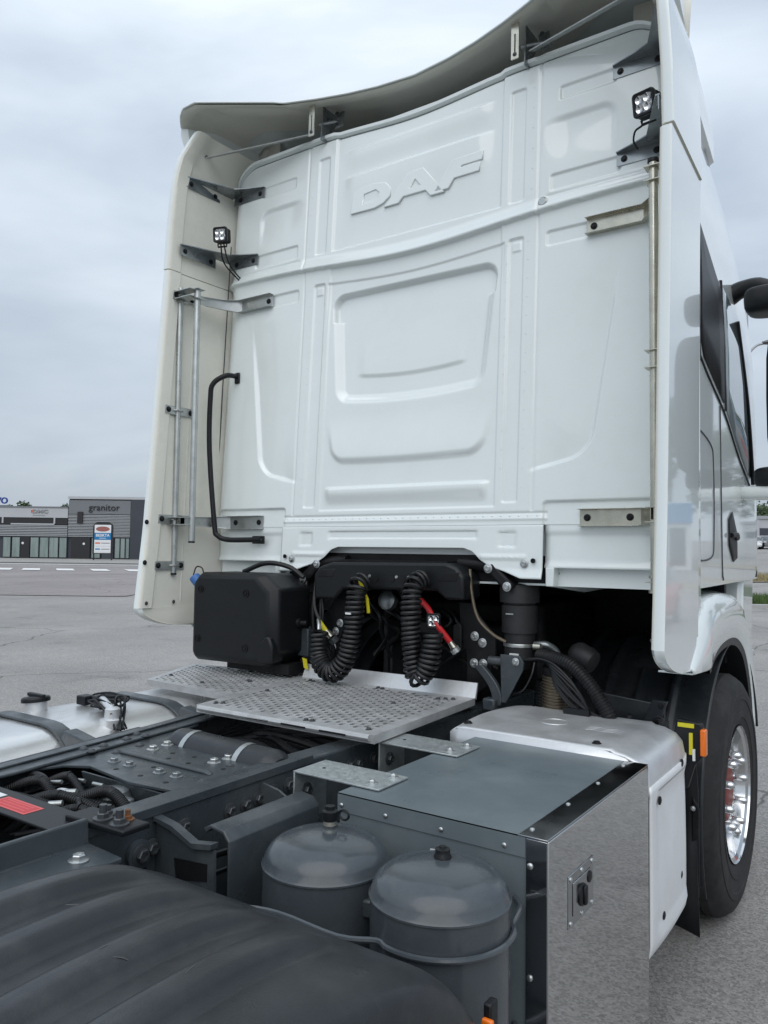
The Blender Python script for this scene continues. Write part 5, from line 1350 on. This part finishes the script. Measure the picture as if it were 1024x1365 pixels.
mat('scuff', (.10, .105, .11), .6); tag(sm.build('scuff_marks', 'scuff', mg), kind='stuff')
mk = MB().box(1.268, 1.284, -1.628, -1.598, .72, .835).build('marker_base', 'plastic', mg, bevel=.004)
MB().box(1.270, 1.292, -1.640, -1.6285, .745, .815).build('amber_marker', 'orange', mg, bevel=.004)
wheel('rear_wheel', 1.24, MY, .50, .315, 1, 'right rear wheel under the mudguard', nuts=False)
wheel('rear_wheel', -1.24, MY, .50, .315, -1, 'left rear wheel', nuts=False)
wheel('rear_wheel', 1.24, -3.6, .50, .315, 1, 'rearmost right wheel', nuts=False)
wheel('rear_wheel', -1.24, -3.6, .50, .315, -1, 'rearmost left wheel', nuts=False)
MB().tube([(-1.05, MY, .48), (1.05, MY, .48)], .07, 10).build('rear_axle', 'black', T)

# ------------------------------------------------------------------ background, left: office row across the road
mat('clad_light', (.34, .355, .37), .45, metal=.3, var=.05, vscale=.5)
mat('clad_dark', (.045, .052, .065), .5, var=.08, vscale=.6)
mat('fascia_grey', (.165, .175, .19), .5, var=.04, vscale=.4)
mat('fascia_pale', (.42, .43, .45), .5, var=.05, vscale=.4)
mat('pane_green', (.16, .205, .195), .12, spec=.7, col2=(.27, .33, .31), vscale=.7, stretch=(2.5, 1, .4))
mat('sign_white', (.72, .73, .74), .5); mat('sign_blue', srgb(25, 120, 175), .5); mat('ink', (.02, .02, .022), .5); mat('letter_blue', srgb(25, 60, 140), .5)
mat('letter_orange', srgb(205, 80, 35), .5); mat('grey_ink', (.25, .26, .27), .5); mat('oval_red', srgb(150, 95, 88), .5)
mat('pole_metal', (.30, .32, .33), .45, metal=.6, var=.06)


def place(name, u, b, label, cat, group=None):
    a = (u - 512) / 1037.4 * b; o = empty(name, CA(a, b)); o.rotation_euler = (0, 0, YAW); return tag(o, label, cat, group)


def lbox(name, m, par, x0, x1, y0, y1, z0, z1, bev=0): return MB().box(x0, x1, y0, y1, z0, z1).build(name, m, par, bevel=bev)


B1 = 106.0; K = B1 / 1037.4          # metres per photograph pixel at that distance
def U(u): return (u - 91) * K          # local x measured from the corner where both buildings meet
TXT = Matrix(((1, 0, 0, 0), (0, 0, -1, 0), (0, 1, 0, 0), (0, 0, 0, 1)))
gr = place('office_building', 91, B1, 'two-storey grey office building with ribbed cladding and granitor lettering', 'building')
lbox('wall', 'clad_dark', gr, U(91), U(215), .25, 14, 0, 8.2)
lbox('end_wall', 'clad_dark', gr, U(174.5), U(215), -.15, .25, 0, 8.45)
lbox('fascia', 'fascia_grey', gr, U(91.5), U(174), -.10, .25, 6.15, 8.05)
lbox('roof_edge', 'fascia_pale', gr, U(90.5), U(215), -.2, 14.2, 8.2, 8.55)
for k in range(15): lbox('cladding_strip', 'clad_light', gr, U(91.5) if k < 8 else U(91.5), U(174), -.06 - .07 * (k % 2), .25, 3.06 + k * .205, 3.06 + k * .205 + .13)
lbox('vent_door', 'ink', gr, U(104), U(111), -.3, .0, 4.9, 6.45)
def window(par, u0, u1, z0=.15, z1=2.95, off=91, kk=None):
    x0, x1 = (u0 - off) * K, (u1 - off) * K
    f = lbox('window', 'clad_dark', par, x0, x1, -.02, .24, z0, z1)
    lbox('pane', 'pane_green', f, x0 + .07, x1 - .07, -.05, -.03, z0 + .08, z1 - .08)
for a, b_ in ((123, 135), (154, 161), (161.5, 168), (168.5, 173.5)): window(gr, a, b_)
dp = lbox('door_panel', 'ink', gr, U(96), U(121), -.06, .22, .0, 3.0); MB().lathe([(.16, 0), (.16, .05), (.001, .08)], (U(113), -.06, 2.1), (0, -1, 0), 14).build('wall_lamp', 'sign_white', gr)
lbox('glass_door', 'clad_dark', gr, U(137), U(152), -.02, .2, 0, 3.0)
o = curve_obj('letters', text_curve('granitor', 1.30, .12, bold=-.012), 'ink', gr, Matrix.Translation((U(139), -.17, 7.05)) @ TXT)
o['label'] = 'dark lettering granitor'
lbox('tagline', 'grey_ink', gr, U(141), U(152), -.14, -.10, 6.32, 6.40)

lw = place('low_office_row', 91, B1, 'long low grey building with pale fascia and strip windows, left of the granitor office', 'building')
lbox('wall', 'clad_dark', lw, U(-60), U(91), .3, 14, 0, 6.0)
lbox('fascia', 'fascia_pale', lw, U(-60), U(90.5), -.1, .3, 5.6, 6.95)
lbox('roof_edge', 'fascia_grey', lw, U(-60), U(90.5), -.18, 14, 6.95, 7.12)
lbox('balcony_recess', 'ink', lw, U(-60), U(90.4), -.02, .32, 4.65, 5.6)
lbox('parapet_beam', 'fascia_pale', lw, U(15), U(73), -.15, -.02, 4.62, 4.80)
for u in (4, 73): lbox('bracket_arm', 'fascia_pale', lw, U(u - 1), U(u + 1), -.15, .0, 4.8, 5.6)
for k in range(7): lbox('cladding_strip', 'clad_light', lw, U(-60), U(90.4), -.06 - .07 * (k % 2), .3, 3.06 + k * .225, 3.06 + k * .225 + .15)
for a, b_ in ((-50, -38), (-34, -22), (-18, -8), (5, 15.5), (17, 28), (41.5, 53), (54, 66), (66.5, 79), (80, 92)): window(lw, a, min(b_, 90.3))
MB().lathe([(.16, 0), (.16, .05), (.001, .08)], (U(31.5), -.02, 2.1), (0, -1, 0), 14).build('wall_lamp', 'sign_white', lw); lbox('dark_panel', 'ink', lw, U(28.5), U(40.5), -.03, .3, 0, 3.0)
o = curve_obj('letters', text_curve('DMC', .66, .08, bold=.02), 'grey_ink', lw, Matrix.Translation((U(54), -.15, 6.42)) @ TXT @ Matrix.Scale(1.45, 4, (1, 0, 0)))
lbox('logo_square', 'letter_orange', lw, U(41.5), U(45), -.14, -.1, 6.28, 6.62)
lbox('tagline', 'grey_ink', lw, U(44), U(60), -.13, -.1, 5.86, 5.95)
rl = empty('roof_letters', (0, 0, 0)); rl.location = CA((8 - 512) / 1037.4 * 122, 122) ; rl.rotation_euler = (0, 0, YAW); tag(rl, 'blue letters VO standing above the roof at the left edge', 'sign')
curve_obj('letters', text_curve('VO', 1.35, .2, align='RIGHT', bold=.04), 'letter_blue', rl, Matrix.Translation((.2, 0, 8.75)) @ TXT)
lbox('letter_rail', 'fascia_grey', rl, -4, .5, .1, .25, 7.95, 8.1); lbox('letter_post', 'fascia_grey', rl, -1.2, -1.0, .12, .24, 0, 8.0)

pk = 97 / 1037.4
ps = place('pylon_sign', 138, 97, 'white and blue pylon sign in a rounded black frame before the granitor office', 'sign')
w2 = 13.2 * pk; zb, zt = .85, 4.75
cu = [(-w2, zb), (w2, zb), (w2, zt - .5), (w2 - .15, zt - .12), (w2 - .5, zt), (-w2 + .5, zt), (-w2 + .15, zt - .12), (-w2, zt - .5)]
MB().prism(cu, 'y', -.1, .15).build('frame', 'ink', ps, bevel=.02)
lbox('post', 'ink', ps, -w2 + .05, -w2 + .2, -.02, .1, -.3, .9); lbox('post', 'ink', ps, w2 - .2, w2 - .05, -.02, .1, -.3, .9)
f1 = 10.9 * pk
lbox('top_panel', 'sign_white', ps, -f1, f1, -.13, -.10, 3.45, 4.45); lbox('blue_band', 'sign_blue', ps, -f1, f1, -.13, -.10, 2.60, 3.43); lbox('lower_panel', 'sign_white', ps, -f1, f1, -.13, -.10, .95, 2.58)
MB().add([(.86 * math.cos(t), -.14, 3.93 + .32 * math.sin(t)) for t in np.linspace(0, 6.283, 25)[:-1]], [tuple(range(24))]).build('oval_logo', 'oval_red', ps)
curve_obj('letters', text_curve('BESIKTA', .46, .02, bold=.012), 'sign_white', ps, Matrix.Translation((0, -.145, 3.13)) @ TXT)
lbox('print_line', 'sign_white', ps, -.42, .42, -.136, -.13, 2.76, 2.82)
for z in (2.1, 1.35):
    lbox('small_logo', 'letter_orange' if z > 2 else 'sign_blue', ps, -.9, -.28, -.136, -.13, z, z + .16); lbox('print_line', 'grey_ink', ps, -.15, .9, -.136, -.13, z + .02, z + .13)
for z in (1.78, 1.05): lbox('print_line', 'fascia_pale', ps, -f1, f1, -.137, -.13, z, z + .025)

# ------------------------------------------------------------------ trees
mat('leaf', (.055, .085, .035), .6, var=.45, vscale=1.2); mat('bark', (.10, .085, .07), .85, var=.3, vscale=6, bump=.01, bscale=12)


def tree(name, loc, h, r, n, label, seed, group=None, leaf=.35):
    rn = random.Random(seed); t = empty(name, loc); tag(t, label, 'tree', group)
    b = MB(); b.tube(smooth_path([(0, 0, -.3), (.05 * h * (rn.random() - .5), 0, h * .25), (.06 * h * (rn.random() - .5), .05 * h * (rn.random() - .5), h * .6), (0, 0, h * .88)], 3), [h * .028 * (1 - .085 * i) for i in range(10)], 8)
    for k in range(7):
        a = rn.random() * 6.28; z = h * (.3 + .45 * rn.random()); l_ = r * (.5 + .4 * rn.random())
        b.tube([(0, 0, z), (l_ * .5 * math.cos(a), l_ * .5 * math.sin(a), z + l_ * .35), (l_ * math.cos(a), l_ * math.sin(a), z + l_ * .6)], [h * .010, h * .007, h * .003], 5)
    b.build('trunk', 'bark', t)
    cl = []
    for k in range(16):
        a = rn.random() * 6.28; zz = rn.random(); rr_ = r * .62 * math.sqrt(rn.random()) * (1.1 - .5 * zz)
        cl.append((rr_ * math.cos(a), rr_ * math.sin(a), h * (.38 + .50 * zz), r * (.28 + .24 * rn.random())))
    vs = []; fs = []
    for k in range(n):
        cx, cy, cz, cr = rn.choice(cl)
        d = Vector((rn.gauss(0, 1), rn.gauss(0, 1), rn.gauss(0, .8))).normalized() * cr * (.5 + .55 * rn.random())
        p = Vector((cx, cy, cz)) + d; q = Vector((rn.gauss(0, 1), rn.gauss(0, 1), rn.gauss(0, 1))).normalized(); w_ = q.orthogonal().normalized(); s = leaf * (.6 + .8 * rn.random())
        i = len(vs); vs += [tuple(p - q * s * .5), tuple(p + w_ * s * .32), tuple(p + q * s * .5), tuple(p - w_ * s * .32)]; fs.append((i, i + 1, i + 2, i + 3))
    m = MB(); m.v = vs; m.f = fs; m.build('crown', 'leaf', t, fix=False)
    return t


def ptree(u, b, h, r, n, label, seed, **k): return tree('tree', CA((u - 512) / 1037.4 * b, b), h, r, n, label, seed, **k)
ptree(34, 150, 11.0, 3.2, 1500, 'round tree top showing above the pale fascia roof', 1, leaf=.5)
ptree(14, 165, 11.4, 2.0, 900, 'small tree top beside the blue roof letters', 2, leaf=.5)
ptree(87, 150, 10.6, 1.6, 700, 'narrow tree top in the notch between the two roofs', 3, leaf=.4)
for i, (u, b, h) in enumerate(((1008, 150, 9.0), (1030, 152, 9.5), (1052, 148, 9.2), (1075, 150, 9.8))):
    ptree(u, b, h - 1, 4.2, 2200, ('first', 'second', 'third', 'fourth')[i] + ' dark green tree from the truck cab in the row beyond the parked cars', 20 + i, group='far trees beyond the car park', leaf=.6)
# trees and things to the front right that only show as reflections in the cab side
for i, (x, y, h) in enumerate(((9, 62, 11), (14, 58, 13), (19.5, 60, 12), (25, 55, 12))):
    tree('tree', (x, y, gz(x, y)), h, 3.4, 1800, ('first', 'second', 'third', 'fourth')[i] + ' tree from the truck in the row mirrored in the cab side', 40 + i, group='trees mirrored in the cab side', leaf=.5)

# ------------------------------------------------------------------ background, right
mat('car_paint_grey', (.22, .23, .24), .25, coat=.6); mat('car_paint_dark', (.03, .032, .036), .25, coat=.6); mat('car_paint_silver', (.45, .46, .47), .25, metal=.4, coat=.6); mat('car_paint_red', srgb(190, 40, 45), .25, coat=.7)
mat('grass', (.07, .12, .03), .7, var=.35, vscale=3); mat('dry_grass', (.30, .25, .13), .8, var=.25, vscale=2); mat('concrete', (.36, .36, .35), .8, var=.08, vscale=2)


def car(loc, rz, paint, label, group=None):
    c = empty('parked_car', loc); c.rotation_euler = (0, 0, rz); tag(c, label, 'car', group)
    prof = [(-2.15, .35, .80), (-2.2, .62, .82), (-2.1, .88, .84), (-1.2, .97, .86), (-.5, 1.0, .87), (1.5, 1.0, .86), (2.05, .95, .84), (2.15, .6, .82), (2.1, .32, .80)]
    secs = []
    for y in np.linspace(-2.15, 2.15, 23):
        zt = float(np.interp(y, [-2.15, -2.0, -1.0, 0, 1.4, 2.0, 2.15], [.62, .80, .95, .98, 1.0, .96, .80])); w = .88 - .16 * (abs(y) / 2.15) ** 5
        secs.append([Vector((x, y, z)) for x, z in ((-w * .9, .22), (-w, .36), (-w * 1.01, .62), (-w * .97, zt - .08), (-w * .86, zt), (w * .86, zt), (w * .97, zt - .08), (w * 1.01, .62), (w, .36), (w * .9, .22))])
    body_ = MB().loft(secs).build('body', paint, c, ang=50)
    secs = []
    for y, zt, w in ((-1.0, .96, .78), (-.4, 1.30, .70), (.0, 1.42, .66), (.7, 1.45, .66), (1.4, 1.36, .66), (1.95, .98, .74)):
        secs.append([Vector((-.80, y, .95)), Vector((-w, y, zt - .05)), Vector((-w * .85, y, zt)), Vector((w * .85, y, zt)), Vector((w, y, zt - .05)), Vector((.80, y, .95))])
    cb = MB().loft(secs).build('cabin', 'glass_dark', c, ang=40)
    MB().loft([[Vector((x * 1.01, y, zt + dz)) for x, dz in ((-w, -.04), (-w * .85, .012), (w * .85, .012), (w, -.04))] for y, zt, w in ((-.35, 1.32, .70), (.0, 1.42, .66), (.7, 1.45, .66), (1.4, 1.36, .66))]).build('roof', paint, c, ang=40)
    for sx in (-1, 1):
        for y in (-1.3, 1.3):
            wv = MB().lathe([(.20, 0), (.29, -.01), (.315, .02), (.315, .19), (.2, .2)], (sx * .90, y, .315), (-sx, 0, 0), 24).build('wheel', 'tyre', c)
            MB().lathe([(.19, 0), (.17, .03), (.05, .02), (.001, .02)], (sx * .902, y, .315), (-sx, 0, 0), 20).build('rim', 'zinc', wv)
        MB().box(min(sx * .5, sx * .80), max(sx * .5, sx * .80), -2.13, -2.05, .66, .76).build('headlight', 'lens', c, bevel=.02)
        MB().box(min(sx * .55, sx * .82), max(sx * .55, sx * .82), 2.06, 2.14, .75, .88).build('tail_light', 'red', c, bevel=.02)
    return c


paints = ('car_paint_silver', 'car_paint_dark', 'car_paint_grey', 'car_paint_silver', 'car_paint_dark')
names = ('silver car parked nearest the truck cab in the far right car park', 'black car second from the truck cab in the far car park', 'grey car third from the truck cab in the far car park', 'silver car fourth from the truck cab in the far car park', 'black car fifth from the truck cab in the far car park')
for i in range(5):
    b = 88.0; car(CA((1004 + 22 * i - 512) / 1037.4 * b, b), -YAW * 0 + .25, paints[i], names[i], 'cars in the far car park')
car((5.6, 15.5, gz(5.6, 15.5)), .06, 'car_paint_red', 'red car mirrored as a pink arc in the white cab side')
wh = place('warehouse', 1030, 120, 'long low grey warehouse beyond the parked cars on the right', 'building')
lbox('wall', 'fascia_pale', wh, -6, 40, 0, 14, 0, 3.6); lbox('roof_edge', 'clad_light', wh, -6.2, 40.2, -.2, 14.2, 3.6, 4.1); lbox('window_band', 'clad_dark', wh, -5.5, 39, -.05, .0, 1.1, 2.2)
for k in range(14): lbox('pilaster', 'fascia_pale', wh, -5.6 + 3.2 * k, -5.2 + 3.2 * k, -.1, -.05, 0, 3.6)
sh = empty('blue_sign_building', (16, 46, gz(16, 46))); sh.rotation_euler = (0, 0, -.2); tag(sh, 'low white shop building with a blue band, mirrored in the cab side', 'building')
MB().box(-7, 9, 0, 10, 0, 4.2).build('wall', 'sign_white', sh); MB().box(-7.1, 9.1, -.2, 0, 2.9, 4.1).build('blue_band', 'sign_blue', sh)
for k in range(6): MB().box(-6.3 + 2.5 * k, -4.5 + 2.5 * k, -.06, .02, .3, 2.6).build('window', 'glass_dark', sh)

lp = place('street_lamp', 998.5, 30, 'tall grey street lamp with a curved arm behind the cab mirror', 'street lamp')
MB().lathe([(.11, -.3), (.11, 3.2), (.075, 3.25), (.07, 11.2), (.05, 11.25)], (0, 0, 0), (0, 0, 1), 14).build('pole', 'pole_metal', lp)
MB().tube(smooth_path([(0, 0, 9.0), (.12, 0, 9.45), (.4, 0, 9.75), (.75, 0, 9.85)], 6), .045, 8).build('arm', 'pole_metal', lp)
MB().loft([[Vector((x, y, 9.86 + z)) for y, z in ((-w, 0), (-w * .7, h), (w * .7, h), (w, 0), (w * .6, -.05), (-w * .6, -.05))] for x, w, h in ((.62, .06, .05), (.8, .15, .10), (1.2, .16, .09), (1.4, .08, .03))]).build('lamp_head', 'car_paint_dark', lp)

# verge, kerb and dry strip on the right
tag(sheet('verge', 10.8, 30, 24.5, 28.8, 'soil', .03, 12, 6), kind='structure'); tag(sheet('far_verge', 14, 40, 38, 42, 'soil', .05, 10, 4), kind='structure')
def grass(name, a0, a1, b0, b1, n, h, m, label):
    rn = random.Random(5); vs = []; fs = []
    for k in range(n):
        p = CA(a0 + (a1 - a0) * rn.random(), b0 + (b1 - b0) * rn.random(), .02); t = rn.random() * 6.28; w_ = Vector((math.cos(t), math.sin(t), 0)) * .022; hh = h * (.5 + rn.random()); l_ = Vector((rn.gauss(0, .3), rn.gauss(0, .3), 1)) * hh
        i = len(vs); vs += [tuple(p - w_), tuple(p + w_), tuple(p + l_)]; fs.append((i, i + 1, i + 2))
    m_ = MB(); m_.v = vs; m_.f = fs; tag(m_.build(name, m, fix=False), label, 'grass', kind='stuff')
grass('grass_verge', 11.0, 20, 25.0, 28.6, 9000, .20, 'grass', 'green grass on the verge right of the cab')
grass('dry_grass_strip', 14.5, 30, 38.3, 41.6, 6000, .28, 'dry_grass', 'strip of dry grass behind the green verge')
kb = MB()
secs = [[CA(10.6 + 2 * i, bb, zz) for bb, zz in ((24.2, -.02), (24.2, .12), (24.45, .12), (24.45, -.02))] for i in range(11)]
tag(MB().loft(secs).build('kerb', 'concrete', bevel=.01), kind='structure')
